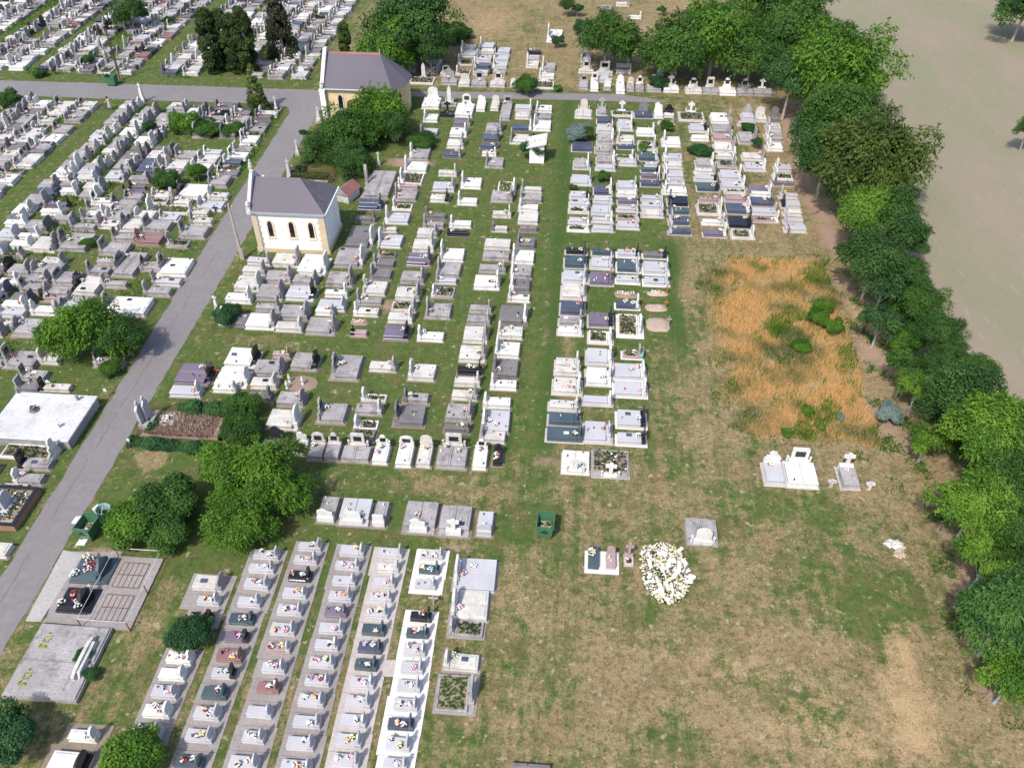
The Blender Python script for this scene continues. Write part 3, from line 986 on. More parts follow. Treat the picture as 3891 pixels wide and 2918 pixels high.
# tidy each column: stacked graves butt against one another
bycol = {}
for g in graves: bycol.setdefault(g['col'], []).append(g)
for cn, gs in bycol.items():
    gs.sort(key=lambda g: g['v0'] + g['v1'])
    for a, b in zip(gs, gs[1:]):
        if min(a['u1'], b['u1']) - max(a['u0'], b['u0']) > .5 and b['v0'] < a['v1'] + (.3 if 'urn' not in cn else .05):
            b['v0'] = a['v1'] + .035
            if b['v1'] < b['v0'] + .5: b['v1'] = b['v0'] + .5
for _ in range(2):
    for i, a in enumerate(graves):
        for b in graves[i + 1:]:
            if abs(a['v0'] - b['v0']) > 8: continue
            ou = min(a['u1'], b['u1']) - max(a['u0'], b['u0']); ov = min(a['v1'], b['v1']) - max(a['v0'], b['v0'])
            if ou > 0 and ov > 0:
                if ou < ov or ou < .6:
                    p, q = (a, b) if a['u0'] < b['u0'] else (b, a); m = (p['u1'] + q['u0']) / 2; p['u1'] = m - .02; q['u0'] = m + .02
                else:
                    p, q = (a, b) if a['v0'] < b['v0'] else (b, a); m = (p['v1'] + q['v0']) / 2; p['v1'] = m - .02; q['v0'] = m + .02
graves = [g for g in graves if g['u1'] - g['u0'] > .45 and g['v1'] - g['v0'] > .35]
for g in graves:
    uc, vc = (g['u0'] + g['u1']) / 2, (g['v0'] + g['v1']) / 2; d = depth(uc, vc)
    X = uc * cyw + vc * syw; px = 1945.5 + FPX * X / d
    Y = -uc * syw + vc * cyw; py = 1459 + FPX * (CAMH * cp - Y * sp) / d
    g['vis'] = -60 < px < 3950 and -30 < py < 3000
    g['area'] = (g['u1'] - g['u0']) * (g['v1'] - g['v0'] + .7) / d ** 2 * (CAMH / d) if g['vis'] else 0
graves = [g for g in graves if g['vis']]
rank = sorted(graves, key=lambda g: -g['area'] * (1 if '|' not in g['col'] else .9))
for i, g in enumerate(rank): g['solo'] = i < 300

# ------------------------------------------------------------------ building one grave (local frame: origin at ground centre)
def outline(style, wd, ht, rnd):
    w2 = wd / 2
    if style == 'round':
        k = [(-w2, 0), (w2, 0), (w2, ht * .68)] + [(w2 * math.cos(a), ht * .68 + ht * .32 * math.sin(a)) for a in (.35, .8, 1.25, math.pi / 2, 1.9, 2.35, 2.8)] + [(-w2, ht * .68)]; return k
    if style == 'point': return [(-w2, 0), (w2, 0), (w2, ht * .72), (w2 * .55, ht * .86), (0, ht), (-w2 * .55, ht * .86), (-w2, ht * .72)]
    if style == 'wave': return [(-w2, 0), (w2, 0), (w2, ht * .62), (w2 * .5, ht * .72), (0, ht), (-w2 * .55, ht * .98), (-w2, ht * .8)]
    if style == 'step': return [(-w2, 0), (w2, 0), (w2, ht * .55), (w2 * .6, ht * .55), (w2 * .6, ht * .82), (w2 * .35, ht), (-w2 * .35, ht), (-w2 * .6, ht * .82), (-w2 * .6, ht * .55), (-w2, ht * .55)]
    if style == 'cross':
        a = wd * .17; z = ht * .62
        return [(-a, 0), (a, 0), (a, z), (w2, z), (w2, z + 2 * a), (a, z + 2 * a), (a, ht), (-a, ht), (-a, z + 2 * a), (-w2, z + 2 * a), (-w2, z), (-a, z)]
    return [(-w2, 0), (w2, 0), (w2, ht * .93), (w2 * .9, ht), (-w2 * .9, ht), (-w2, ht * .93)]
def leafpatch(mb, x0, x1, y0, y1, z, mat, n, rnd, hgt=.22):
    for _ in range(n):
        x, y = rnd.uniform(x0, x1), rnd.uniform(y0, y1); s = rnd.uniform(.06, .13); zz = z + rnd.uniform(.02, hgt); a = rnd.uniform(0, 6.28); dx, dy = math.cos(a) * s, math.sin(a) * s
        mb.add([(x - dx, y - dy, zz - .03), (x + dy * .6, y - dx * .6, zz + .03), (x + dx, y + dy, zz + rnd.uniform(-.04, .06)), (x - dy * .6, y + dx * .6, zz)], [(0, 1, 2, 3)], mat)
def bouquet(cols, rnd, size=.24, vase=True):
    mb = MB(); 
    for _ in range(9):
        a = rnd.uniform(0, 6.28); r = size * rnd.uniform(.3, 1.0); mb.blob(r * math.cos(a), r * math.sin(a), size * .35 + rnd.uniform(0, .05), .06, 'leaf_dark', .03)
    for _ in range(15):
        a = rnd.uniform(0, 6.28); r = size * math.sqrt(rnd.random()); z = size * (.55 + .75 * (1 - (r / size) ** 2)) + rnd.uniform(-.03, .04)
        mb.blob(r * math.cos(a), r * math.sin(a), z, rnd.uniform(.045, .075), 'fl_' + rnd.choice(cols))
    if vase: mb.lathe(0, 0, [(.07, 0), (.1, size * .45), (.06, size * .55)], rnd.choice(['grey', 'white', 'terracotta', 'black']), 6)
    return mb
def grave_parts(g, rnd):
    """list of (name, MB, [(subname, MB)...])"""
    W, Dp = g['u1'] - g['u0'], g['v1'] - g['v0']; a, b = W / 2, Dp / 2; h = g['h']; m = KIND[g['mat'][0]][0]; bed = '*' in g['mat']; hd = g['head']
    side = hd[0]; hm = KIND[hd[1]][0] if len(hd) > 1 and hd[1] in KIND else 'grey'; opts = hd[2:]
    out = []
    concrete = m in ('white', 'cream', 'grey', 'dark')
    longu = side in 'LR-' and W >= Dp * .7
    hs = (.38 if W * Dp > 2.2 or concrete else .3) if W * Dp > 1.2 else .3        # room the headstone takes
    sx0, sx1, sy0, sy1 = -a, a, -b, b
    if side == 'L': sx0 += hs
    if side == 'R': sx1 -= hs
    if side == 'F': sy1 -= hs
    if side == 'N': sy0 += hs
    pl = MB(); ph = h * (.35 if not concrete else .25)
    if bed: ph = .05
    pl.cbox(-a, a, -b, b, 0, ph, m if not bed else m)
    out.append(('plinth', pl, []))
    if bed:
        t = .13; k = MB()
        k.cbox(sx0, sx1, sy0, sy0 + t, ph, h, m); k.cbox(sx0, sx1, sy1 - t, sy1, ph, h, m)
        k.cbox(sx0, sx0 + t, sy0 + t + .002, sy1 - t - .002, ph, h - .004, m); k.cbox(sx1 - t, sx1, sy0 + t + .002, sy1 - t - .002, ph, h - .004, m)
        out.append(('kerb', k, []))
        p = MB(); p.box(sx0 + t + .003, sx1 - t - .003, sy0 + t + .003, sy1 - t - .003, ph, h - .06, 'soil')
        ar = (sx1 - sx0) * (sy1 - sy0); lm = rnd.choice(['leaf_mid', 'leaf_dark', 'leaf_bright', 'leaf_hedge', 'leaf_mid'])
        leafpatch(p, sx0 + t + .05, sx1 - t - .05, sy0 + t + .05, sy1 - t - .05, h - .06, lm, int(38 * ar), rnd)
        leafpatch(p, sx0 + t + .05, sx1 - t - .05, sy0 + t + .05, sy1 - t - .05, h - .06, rnd.choice(['fl_white', 'fl_yellow', 'leaf_bright', 'leaf_bright']), int(2 * ar), rnd, .14)
        out.append(('planting', p, []))
    else:
        lid = MB(); i = .05 if concrete else .05; lt = .10 if concrete else .07
        body = MB(); body.box(sx0 + i, sx1 - i, sy0 + i, sy1 - i, ph, h - lt, m); out[0][1].merge(body)
        dbl = (longu and Dp > 1.65) or (not longu and W > 1.65)
        o = .01
        if dbl:
            if longu:
                my = (sy0 + sy1) / 2; spans = [(sx0 + o, sx1 - o, sy0 + o, my - .012), (sx0 + o, sx1 - o, my + .012, sy1 - o)]
            else:
                mx = (sx0 + sx1) / 2; spans = [(sx0 + o, mx - .012, sy0 + o, sy1 - o), (mx + .012, sx1 - o, sy0 + o, sy1 - o)]
        else: spans = [(sx0 + o, sx1 - o, sy0 + o, sy1 - o)]
        for s_ in spans:
            L_ = MB(); L_.cbox(*s_, h - lt, h, m, .03 if concrete else .015)
            if concrete and rnd.random() < .55:
                q = .14; L_.cbox(s_[0] + q, s_[1] - q, s_[2] + q, s_[3] - q, h - .001, h + .05, m, .03)
            out.append(('lid', L_, []))
    if not bed and rnd.random() < .6:
        for _ in range(rnd.choice([1, 1, 2, 3])):
            V_ = MB(); r_ = rnd.uniform(.04, .075); hh = rnd.uniform(.12, .26); x_, y_ = rnd.uniform(sx0 + .15, sx1 - .15), rnd.uniform(sy0 + .15, sy1 - .15)
            V_.lathe(x_, y_, [(r_ * .8, h + .001), (r_, h + hh * .5), (r_ * .6, h + hh)], rnd.choice(['black', 'white', 'dark', 'terracotta', 'fl_white', 'fl_red', 'green']), 6); out.append(('vase', V_, []))
    if not bed and rnd.random() < .18 and W * Dp > 1.3:
        T_ = MB(); x_, y_ = rnd.uniform(sx0 + .35, sx1 - .35), rnd.uniform(sy0 + .3, sy1 - .3); T_.box(x_ - .2, x_ + .2, y_ - .14, y_ + .14, h + .05, h + .1, rnd.choice(['black', 'white', 'blue'])); out.append(('tablet', T_, []))
    if side != '-':
        fw = W if side in 'FN' else Dp; dbl = fw > 1.7
        t = .14 if concrete or hm in ('white', 'grey') else .09
        wd = fw * (rnd.uniform(.82, .94) if g['area_small'] else rnd.uniform(.66, .9)) if not dbl else fw * rnd.uniform(.42, .62)
        ht = rnd.uniform(.72, 1.0) * (.74 if g['area_small'] else 1) + (.25 if dbl else 0)
        if '|' in g['col']: ht *= .84
        if 't' in opts: ht *= 1.5
        st = rnd.choice(['round', 'point', 'wave', 'rect', 'round', 'step'])
        if 'k' in opts: st = rnd.choice(['rect', 'step', 'round'])
        if '+' in opts: st = 'cross'; wd = min(wd, .8); ht = max(ht, 1.15)
        if 'o' in opts: st = 'point'; wd = min(.5, wd); ht *= 1.7; t = .3
        if side == 'N': ht *= .9
        zb = ph
        ax = 'x' if side in 'LR' else 'y'
        c = {'L': -a + hs * .5, 'R': a - hs * .5, 'F': b - hs * .5, 'N': -b + hs * .5}[side]
        H = MB(); bw = min(fw * .96, wd + .22) / 2
        if ax == 'x': H.cbox(c - hs * .46, c + hs * .46, -bw, bw, zb, h + .08, hm)
        else: H.cbox(-bw, bw, c - hs * .46, c + hs * .46, zb, h + .08, hm)
        H.prism([(p_, z + h + .08) for p_, z in outline(st, wd, ht, rnd)], c - t / 2, c + t / 2, hm, ax)
        subs = []
        if 'k' in opts:
            P = MB(); sg = 1 if side in 'L' else -1; pw = wd * .3; z0 = h + .08 + ht * .28; z1 = h + .08 + ht * .74
            f0, f1 = c + sg * t / 2, c + sg * (t / 2 + .015)
            P.prism([(-pw, z0), (pw, z0), (pw, z1), (-pw, z1)], min(f0, f1), max(f0, f1), 'glass_dark', ax)
            subs.append(('plaque', P))
        if hm in ('white', 'cream', 'grey') and rnd.random() < .5 and fw > 1.0 and not g['area_small']:
            for sgn in (-1, 1):
                P = MB(); q = sgn * (bw + .1 if bw + .16 < fw / 2 else fw / 2 - .09); xx, yy = (c, q) if ax == 'x' else (q, c)
                P.lathe(xx, yy, [(.07, ph), (.08, h), (.05, h + .12), (.1, h + .32), (.07, h + .38)], hm, 8); subs.append(('vase', P))
        out.append(('headstone', H, subs))
    return out
flower_items = []
stuffG = MB(); stuffF = MB()
FCACHE = {}
def place_flowers(g, rnd, short):
    W, Dp = g['u1'] - g['u0'], g['v1'] - g['v0']; side = g['head'][0]
    uc, vc = (g['u0'] + g['u1']) / 2, (g['v0'] + g['v1']) / 2
    for i, f in enumerate(g['fl']):
        off = .55 if i == 0 else rnd.uniform(.8, 1.2)
        off = min(off, (W if side in 'LR-' else Dp) - .25)
        lat = rnd.uniform(-.28, .28)
        if side == 'L': x, y = g['u0'] + off, vc + lat * Dp
        elif side in 'R-': x, y = g['u1'] - off, vc + lat * Dp
        elif side == 'F': x, y = uc + lat * W, g['v1'] - off
        else: x, y = uc + lat * W, g['v0'] + off
        c = FLW.get(f, 'white'); h = g['h'] if '*' not in g['mat'] else g['h'] - .06
        flower_items.append(dict(x=x, y=y, z=h + .002 + (.05 if KIND[g['mat'][0]][0] in ('white', 'cream', 'grey', 'dark') and '*' not in g['mat'] else 0), c=c, short=short, solo=g['solo'], size=.17 if g['area_small'] else .22, area=g['area']))
def artlook(g):
    m = KIND[g['mat'][0]][1]; hd = g['head']; k = m
    return k
for cn, gs in bycol.items():
    gs = [g for g in gs if g in graves] if '|' in cn else [g for g in gs if g.get('vis')]
    rowish = 'row' in cn or 'trio' in cn or 'pair' in cn or 'lone' in cn
    gs.sort(key=lambda g: (g['u0'] if rowish else g['v0']))
    for i, g in enumerate(gs): g['ord'] = i; g['n'] = len(gs)
BLK = {'f': 'grave block across from the white chapel', 'g': 'near grave block across the lane', 'a': 'grave block opposite the chapels', 'b': 'grave block behind the second grass aisle', 'c': 'grave block with the cypresses', 'd': 'far grave block beside the dark pole', 'e': 'far corner grave block'}
for gi, g in enumerate(graves):
    rnd = random.Random(1000 + gi); g['area_small'] = 'urn' in g['col'] or (g['u1'] - g['u0']) * (g['v1'] - g['v0']) < 1.1
    parts = grave_parts(g, rnd); uc, vc = (g['u0'] + g['u1']) / 2, (g['v0'] + g['v1']) / 2
    m = KIND[g['mat'][0]][1]; bed = '*' in g['mat']; hd = g['head']
    o = ORD[min(g['ord'], 19)]
    if '|' in g['col']:
        b_, ci = g['col'].split('|'); where = f"{o} up {ORD[int(ci)]} column, {BLK[b_]}"
    elif 'row' in g['col'] or 'trio' in g['col'] or 'pair' in g['col'] or 'lone' in g['col']: where = f"{o} along the {g['col']}"
    else: where = f"{o} up the {g['col']}"
    look = m + (' planted grave' if bed else ' grave')
    if len((look + ' ' + where).split()) <= 13:
        if '+' in hd: look += ' with cross'
        elif 'o' in hd[2:]: look += ' with obelisk'
        elif 'k' in hd[2:]: look += ' with dark plaque'
        elif len(hd) > 1 and hd[1] == 'k' and g['mat'][0] != 'k': look += ' with black headstone'
        elif len(hd) > 1 and hd[1] == 'w' and g['mat'][0] != 'w': look += ' with white headstone'
        elif hd == '-': look += ' without headstone'
    lab = look + ', ' + where
    short = m + ' grave, ' + where
    g['short'] = short
    jit = rnd.uniform(-.02, .02)
    if g['solo']:
        root = empty('grave', (uc, vc, .03), lab, 'grave', 'graves laid out in rows across the cemetery', jit)
        for nm, mb, subs in parts:
            po = mb.build(nm, root)
            for sn, smb in subs: smb.build(sn, po)
    else:
        for nm, mb, subs in parts:
            stuffG.merge(mb, uc, vc, .03, jit)
            for sn, smb in subs: stuffG.merge(smb, uc, vc, .03, jit)
    place_flowers(g, rnd, short)
stuffG.build('far_graves', kind='stuff', label='dense rows of grey and white graves in the far blocks', category='graves')
# paving strips under the columns
for cn, gs in bycol.items():
    gs = sorted([g for g in gs if g.get('vis')], key=lambda g: g['v0'])
    if not gs: continue
    pad, padm = gs[0]['pad'], gs[0]['padm']; mb = MB()
    runs = []; 
    if 'row' in cn or 'lone' in cn or 'trio' in cn or 'pair' in cn: runs = [[g] for g in gs]
    else:
        for g in gs:
            r = runs[-1] if runs else None
            if r and g['v0'] - r[-1]['v1'] < (1.3 if 'urn' in cn else .25): r.append(g)
            else: runs.append([g])
    rnd = random.Random(len(cn))
    for k, r in enumerate(runs):
        urn = 'urn' in cn
        for j, g in enumerate(r):       # one bay of slabs per grave, butted with a thin joint
            va = r[j - 1]['v1'] / 2 + g['v0'] / 2 if j else g['v0'] - pad * (.8 if urn else 1)
            vb = g['v1'] / 2 + r[j + 1]['v0'] / 2 if j + 1 < len(r) else g['v1'] + pad * (.8 if urn else 1)
            pu = pad + rnd.uniform(0, .02)
            if urn: g_ = [min(q['u0'] for q in r[max(0, j - 1):j + 2]), max(q['u1'] for q in r[max(0, j - 1):j + 2])]
            else: g_ = [g['u0'], g['u1']]
            mb.box(g_[0] - pu, g_[1] + pu, va + .01, vb - .01, 0, .034 + k % 2 * .002 + rnd.uniform(0, .004), padm)
    mb.build('paving', kind='structure', label='low concrete apron under the ' + ('graves' if '|' in cn else cn))
# loose bouquets: the 300 largest as things, the rest as one mass
flower_items.sort(key=lambda f: -f['area'])
used = set(); grp = 'flower bouquets lying on the graves'
for i, f in enumerate(flower_items):
    rnd = random.Random(7000 + i)
    key = (f['c'], i % 4, f['size'])
    if key not in FCACHE:
        cols = [f['c']] * 3 + ['white'] * 2 + [random.Random(i).choice(['white', 'pink', 'cream'])]
        mb_ = bouquet(cols, random.Random(i * 7 + 1), f['size']); FCACHE[key] = (mb_, mb_.mesh('flower_bouquet'))
    if f['solo'] and i < 300:
        lab = f"{f['c']} flowers on {f['short'].replace(' the ', ' ', 1) if len(f['short'].split()) > 13 else f['short']}"
        if lab in used: lab = lab.replace(' flowers on ', ' bouquet on ')
        used.add(lab)
        link('flower_bouquet', FCACHE[key][1], None, (f['x'], f['y'], f['z'] + .03), (0, 0, rnd.uniform(0, 6)), label=lab, category='bouquet', group=grp)
    else: stuffF.merge(FCACHE[key][0], f['x'], f['y'], f['z'] + .03, rnd.uniform(0, 6))
stuffF.build('far_flowers', kind='stuff', label='small flowers scattered over the far graves', category='flowers')
# ------------------------------------------------------------------ chapels
def lancet(w2, z0, z1):
    zs = z1 - w2 * 1.9; pts = [(-w2, z0), (w2, z0), (w2, zs)]
    for t in (.25, .5, .75): pts.append((w2 * math.cos(t * 1.45), zs + (z1 - zs) * math.sin(t * math.pi / 2)))
    pts.append((0, z1))
    for t in (.75, .5, .25): pts.append((-w2 * math.cos(t * 1.45), zs + (z1 - zs) * math.sin(t * math.pi / 2)))
    pts.append((-w2, zs)); return pts
def ring(mb, outer, inner, t0, t1, mat, axis, off):
    n = len(outer)
    for lst0, lst1, tt in ((outer, inner, t0),):
        P = lambda a, z, t: (a + off, t, z) if axis == 'y' else (t, a + off, z)
        vs = [P(a, z, t0) for a, z in outer] + [P(a, z, t0) for a, z in inner] + [P(a, z, t1) for a, z in outer] + [P(a, z, t1) for a, z in inner]
        fs = []
        for i in range(n):
            j = (i + 1) % n
            fs += [(i, j, n + j, n + i), (2 * n + i, 2 * n + j, j, i), (n + i, n + j, 3 * n + j, 3 * n + i)]
        mb.add(vs, fs, mat)
def window(root, uc, z0, z1, w2, vface, sur, quoin=False, axis='y', sgn=-1):
    inner = lancet(w2, z0, z1); outer = lancet(w2 + .13, z0 - .12, z1 + .18)
    g = MB(); t0, t1 = sorted((vface, vface + sgn * .015))
    g.prism([(a + uc, z) for a, z in inner], t0, t1, 'glass_dark', axis)
    for k in range(1, 6):        # glazing bars
        z = z0 + (z1 - z0) * k / 6; q = w2 * (.95 if k < 4 else .55)
        if axis == 'y': g.box(uc - q, uc + q, min(vface, vface + sgn * .03), max(vface, vface + sgn * .03), z, z + .03, 'iron')
    fr = MB(); ring(fr, outer, inner, vface + sgn * .07, vface, sur, axis, uc)
    if quoin:
        for k in range(5):
            z = z0 - .1 + k * (z1 - z0) * .19
            for s in (-1, 1):
                if axis == 'y': fr.box(uc + s * (w2 + .15) - .06, uc + s * (w2 + .15) + .06, vface - .05, vface - .001, z, z + .16, sur)
        if axis == 'y': fr.box(uc - w2 - .2, uc + w2 + .2, vface - .09, vface - .001, z0 - .22, z0 - .122, sur)
    o = g.build('window', root); fr.build('surround', o)
# white chapel
u0, u1, v0, v1, ze, zr, ur = -30.25, -23.2, 68.3, 73.4, 4.5, 6.75, -25.7
vm = (v0 + v1) / 2
ch = empty('chapel', (0, 0, 0), 'white rendered chapel with grey roof and three lancet windows beside the lane', 'chapel')
wl = MB(); wl.box(u0, u1, v0, v1, .5, ze, 'plaster_white'); wl.box(u0 - .0, u1 + .0, v0 - .0, v1, 0, .5, 'plaster_white'); wl.build('wall', ch)
pl = MB(); pl.box(u0 - .1, u1 + .12, v0 - .1, v1 + .1, 0, .42, 'ochre'); pl.build('plinth', ch)
co = MB(); co.box(u0 - .05, u1 + .06, v0 - .05, v1 + .05, ze - .55, ze - .49, 'cream'); co.box(u0 - .12, u1 + .12, v0 - .12, v1 + .12, ze - .14, ze + .02, 'plaster_white'); co.build('cornice', ch)
rnd = random.Random(2)
for uu, s in ((u0, 1), (u1, -1)):
    q = MB()
    q.box(min(uu, uu + s * .55), max(uu, uu + s * .55), v0 - .035, v0 - .002, .42, ze - .56, 'ochre')
    for k in range(11):
        z = .45 + k * .32; w_ = .72 if k % 2 else .6; q.box(min(uu, uu + s * w_), max(uu, uu + s * w_), v0 - .055, v0 - .004, z, z + .24, 'ochre')
    if s == 1: q.build('corner_stones', ch)
for k in range(11): q.box(u1 + .002, u1 + .05, v0 - .04, v0 + (.22 if k % 2 else .12), .45 + k * .32, .69 + k * .32, 'ochre')
q.build('corner_stones', ch)
for x in (-28.6, -26.5, -24.6): window(ch, x, 1.75, 3.45, .24, v0, 'sandstone', True)
rf = MB(); e = .22
A_ = (u0 + .1, v0 - e, ze - .02); B_ = (u1 + e, v0 - e, ze - .02); C_ = (u1 + e, v1 + e, ze - .02); D_ = (u0 + .1, v1 + e, ze - .02); E_ = (u0 + .1, vm, zr); G_ = (ur, vm, zr)
rf.add([A_, B_, C_, D_, E_, G_], [(0, 1, 5, 4), (2, 3, 4, 5), (0, 3, 2, 1), (0, 4, 3)], 'rooftile'); rf.build('roof', ch)
r2 = MB(); r2.add([B_, C_, G_], [(0, 1, 2)], 'rooftile_rough'); r2.build('hip', ch)
gt = MB(); gt.box(u0, u1 + e + .1, v0 - e - .13, v0 - e - .005, ze - .1, ze - .01, 'metal_grey'); gt.box(u1 + e + .005, u1 + e + .12, v0 - e, v1 + e, ze - .1, ze - .01, 'metal_white'); gt.build('gutter', ch)
dp = MB(); dp.tube((u0 + .15, v0 - .3, ze - .08), (u0 + .55, v0 - .09, ze - .5), .045, .045, 'metal_grey'); dp.tube((u0 + .55, v0 - .09, ze - .5), (u0 + .55, v0 - .09, .3), .045, .045, 'metal_grey'); dp.tube((u0 + .55, v0 - .09, .3), (u0 + .1, v0 - .75, .08), .05, .05, 'metal_grey'); dp.build('downpipe', ch)
gb = MB(); gb.prism([(v0 - .15, ze - .3), (v1 + .15, ze - .3), (v1 + .15, ze + .25), (vm + .35, zr + .45), (vm - .35, zr + .45), (v0 - .15, ze + .25)], u0 - .22, u0 + .09, 'wash'); gbo = gb.build('gable_parapet', ch)
st = MB(); st.lathe(u0 - .06, vm, [(.22, zr + .45), (.24, zr + .6), (.13, zr + .75), (.2, zr + 1.0), (.17, zr + 1.35), (.08, zr + 1.5), (.12, zr + 1.62), (.03, zr + 1.75)], 'cream', 9); st.build('statue', gbo)
for vv in (v0 - .02, v1 + .02):
    p = MB(); p.box(u0 - .3, u0 + .14, vv - .2, vv + .2, ze - .3, ze + .4, 'wash', .03); p.lathe(u0 - .08, vv, [(.1, ze + .4), (.2, ze + .52), (.22, ze + .7), (.1, ze + .78), (.18, ze + .9), (.05, ze + 1.02)], 'wash', 9); p.build('urn', gbo)
# yellow chapel
u0, u1, v0, v1, ze, zr, ur = -30.85, -22.4, 98.9, 106.0, 3.95, 7.05, -24.2
vm = (v0 + v1) / 2; ap = [(u1, v0), (u1 + 1.4, v0 + 2.3), (u1 + 1.4, v1 - 2.3), (u1, v1)]
cy_ = empty('chapel', (0, 0, 0), 'yellow ochre chapel with grey roof at the lane corner, partly covered by creeper', 'chapel')
wl = MB(); base = [(u0, v0)] + ap + [(u0, v1)]; wl.prism(base, 0, ze, 'plaster_yellow', 'z'); wl.build('wall', cy_)
co = MB(); c2_ = [(u0 - .1, v0 - .1), (u1 + .06, v0 - .1), (u1 + 1.52, v0 + 2.25), (u1 + 1.52, v1 - 2.25), (u1 + .06, v1 + .1), (u0 - .1, v1 + .1)]; co.prism(c2_, ze - .12, ze, 'cream', 'z'); co.build('cornice', cy_)
rf = MB(); ex = [(u0 + .1, v0 - .28), (u1 + .13, v0 - .28), (u1 + 1.7, v0 + 2.2), (u1 + 1.7, v1 - 2.2), (u1 + .13, v1 + .28), (u0 + .1, v1 + .28)]
vs = [(a, b, ze + .001) for a, b in ex] + [(u0 + .1, vm, zr), (ur, vm, zr)]
rf.add(vs, [(0, 1, 7, 6), (5, 4, 3, 2, 1, 0), (1, 2, 7), (2, 3, 7), (3, 4, 7), (4, 5, 6, 7), (0, 6, 5)], 'rooftile'); rfo = rf.build('roof', cy_)
rr = MB(); rr.prism([(vm - .22, zr - .16), (vm, zr + .05), (vm + .22, zr - .16)], u0 + .12, ur, 'redroof'); rr.lathe(ur, vm, [(.1, zr - .05), (.04, zr + .25), (.09, zr + .35), (.02, zr + .5)], 'metal_grey', 6); rr.build('ridge', rfo)
gt = MB(); gt.box(u0, u1 + .1, v0 - .4, v0 - .285, ze - .08, ze + .01, 'metal_white'); gt.build('gutter', cy_)
for x in (-28.9, -26.3, -24.0): window(cy_, x, 1.35, 3.1, .27, v0, 'cream')
# apse window (on the slanting wall)
aw = MB(); dx, dy = 1.4, 2.3; L_ = math.hypot(dx, dy); ox, oy = dy / L_, -dx / L_
def onap(t, z, o): return (u1 + dx * t + ox * o, v0 + dy * t + oy * o, z)
aw.add([onap(.42, 1.3, .02), onap(.6, 1.3, .02), onap(.6, 2.8, .02), onap(.51, 3.2, .02), onap(.42, 2.8, .02)], [(0, 1, 2, 3, 4)], 'glass_dark'); aw.build('window', cy_)
gb = MB(); gb.prism([(v0 - .2, 0), (v1 + .2, 0), (v1 + .2, ze + .3), (vm + .3, zr + .5), (vm - .3, zr + .5), (v0 - .2, ze + .3)], u0 - .35, u0 + .09, 'wash'); gbo = gb.build('gable_parapet', cy_)
for vv in (v0 - .25, v1 + .25):
    p = MB(); p.box(u0 - .45, u0 + .2, vv - .25, vv + .15, 0, ze - .3, 'plaster_white'); p.box(u0 - .5, u0 + .25, vv - .3, vv + .2, ze - .3, ze - .1, 'plaster_white'); p.lathe(u0 - .12, vv, [(.25, ze - .1), (.25, ze + .4), (.12, ze + .5), (.2, ze + .7), (.05, ze + .9)], 'wash', 8); p.build('pilaster', gbo)

# ------------------------------------------------------------------ big tombs and lots
def quad(c, pts, z): return [cu(c, x, y, z) for x, y in pts]
def rectof(q): us = sorted(p[0] for p in q); vs = sorted(p[1] for p in q); return (us[0] + us[1]) / 2, (us[2] + us[3]) / 2, (vs[0] + vs[1]) / 2, (vs[2] + vs[3]) / 2
a, b, c, d = rectof(quad('I', [(95, 180), (830, 240), (545, 625), (-80, 560)], .95))
t = empty('slab_tomb', ((a + b) / 2, (c + d) / 2, 0), 'very large pale flat slab tomb beside the lane with urns on top', 'tomb')
m = MB(); W_, H_ = (b - a) / 2, (d - c) / 2; m.box(-W_ + .1, W_ - .1, -H_ + .1, H_ - .1, 0, .83, 'grey'); m.build('base', t)
m = MB(); m.cbox(-W_, W_, -H_, H_, .83, .95, 'wash', .04); m.build('lid', t)
for px, py, mt in ((155, 205, 'dark'), (655, 265, 'grey'), (495, 495, 'white')):
    x, y = cu('I', px, py, .95); m = MB(); m.lathe(x - (a + b) / 2, y - (c + d) / 2, [(.08, .95), (.14, 1.1), (.1, 1.3), (.18, 1.4), (.1, 1.45)], mt, 8); m.build('urn', t)
x, y = cu('I', 290, 350, .95); m = MB(); m.lathe(x - (a + b) / 2, y - (c + d) / 2, [(.4, .95), (.34, 1.05), (.16, 1.1), (.14, 1.25)], 'dark', 10); leafpatch(m, x - (a + b) / 2 - .3, x - (a + b) / 2 + .3, y - (c + d) / 2 - .3, y - (c + d) / 2 + .3, 1.1, 'leaf_olive', 26, random.Random(1), .2); m.build('planted_bowl', t)
# family slab with curved headstone
a, b, c, d = rectof(quad('L', [(330, 540), (870, 590), (600, 1165), (5, 1120)], .4)); a -= .0
t = empty('family_tomb', ((a + b) / 2, (c + d) / 2, 0), 'wide low grey concrete family tomb with curved headstone at the lane edge', 'tomb')
W_, H_ = (b - a) / 2, (d - c) / 2
m = MB(); m.box(-W_, W_, -H_, H_, 0, .3, 'grey'); m.build('base', t)
for (p0, p1) in ((-H_, -.02), (.02, H_)):
    m = MB(); m.cbox(-W_ + .08, W_ - .08, p0 + .08, p1 - .06, .3, .4, 'grey', .03); mid_ = (p0 + p1) / 2
    m.cbox(-W_ * .45, W_ * .55, mid_ - .7, mid_ + .6, .399, .43, 'grey', .02); leafpatch(m, -W_ * .7, -W_ * .5, mid_ - .6, mid_ + .5, .4, 'leaf_yellow', 22, random.Random(4), .12); m.build('lid', t)
m = MB(); yc = .15; pts = [(yc - 1.35, .4), (yc + 1.35, .4), (yc + 1.35, .7)] + [(yc + 1.35 * math.cos(q_), .7 + .2 * math.sin(q_)) for q_ in (.4, .8, 1.2, 1.57, 1.95, 2.35, 2.75)] + [(yc - 1.35, .7)]
m.prism(pts, W_ - .75, W_ - .55, 'cream'); m.prism([(yc - 1.2, .4), (yc + 1.2, .4), (yc + 1.0, .75), (yc - 1.0, .75)], W_ - .54, W_ - .35, 'cream'); m.build('headstone', t)
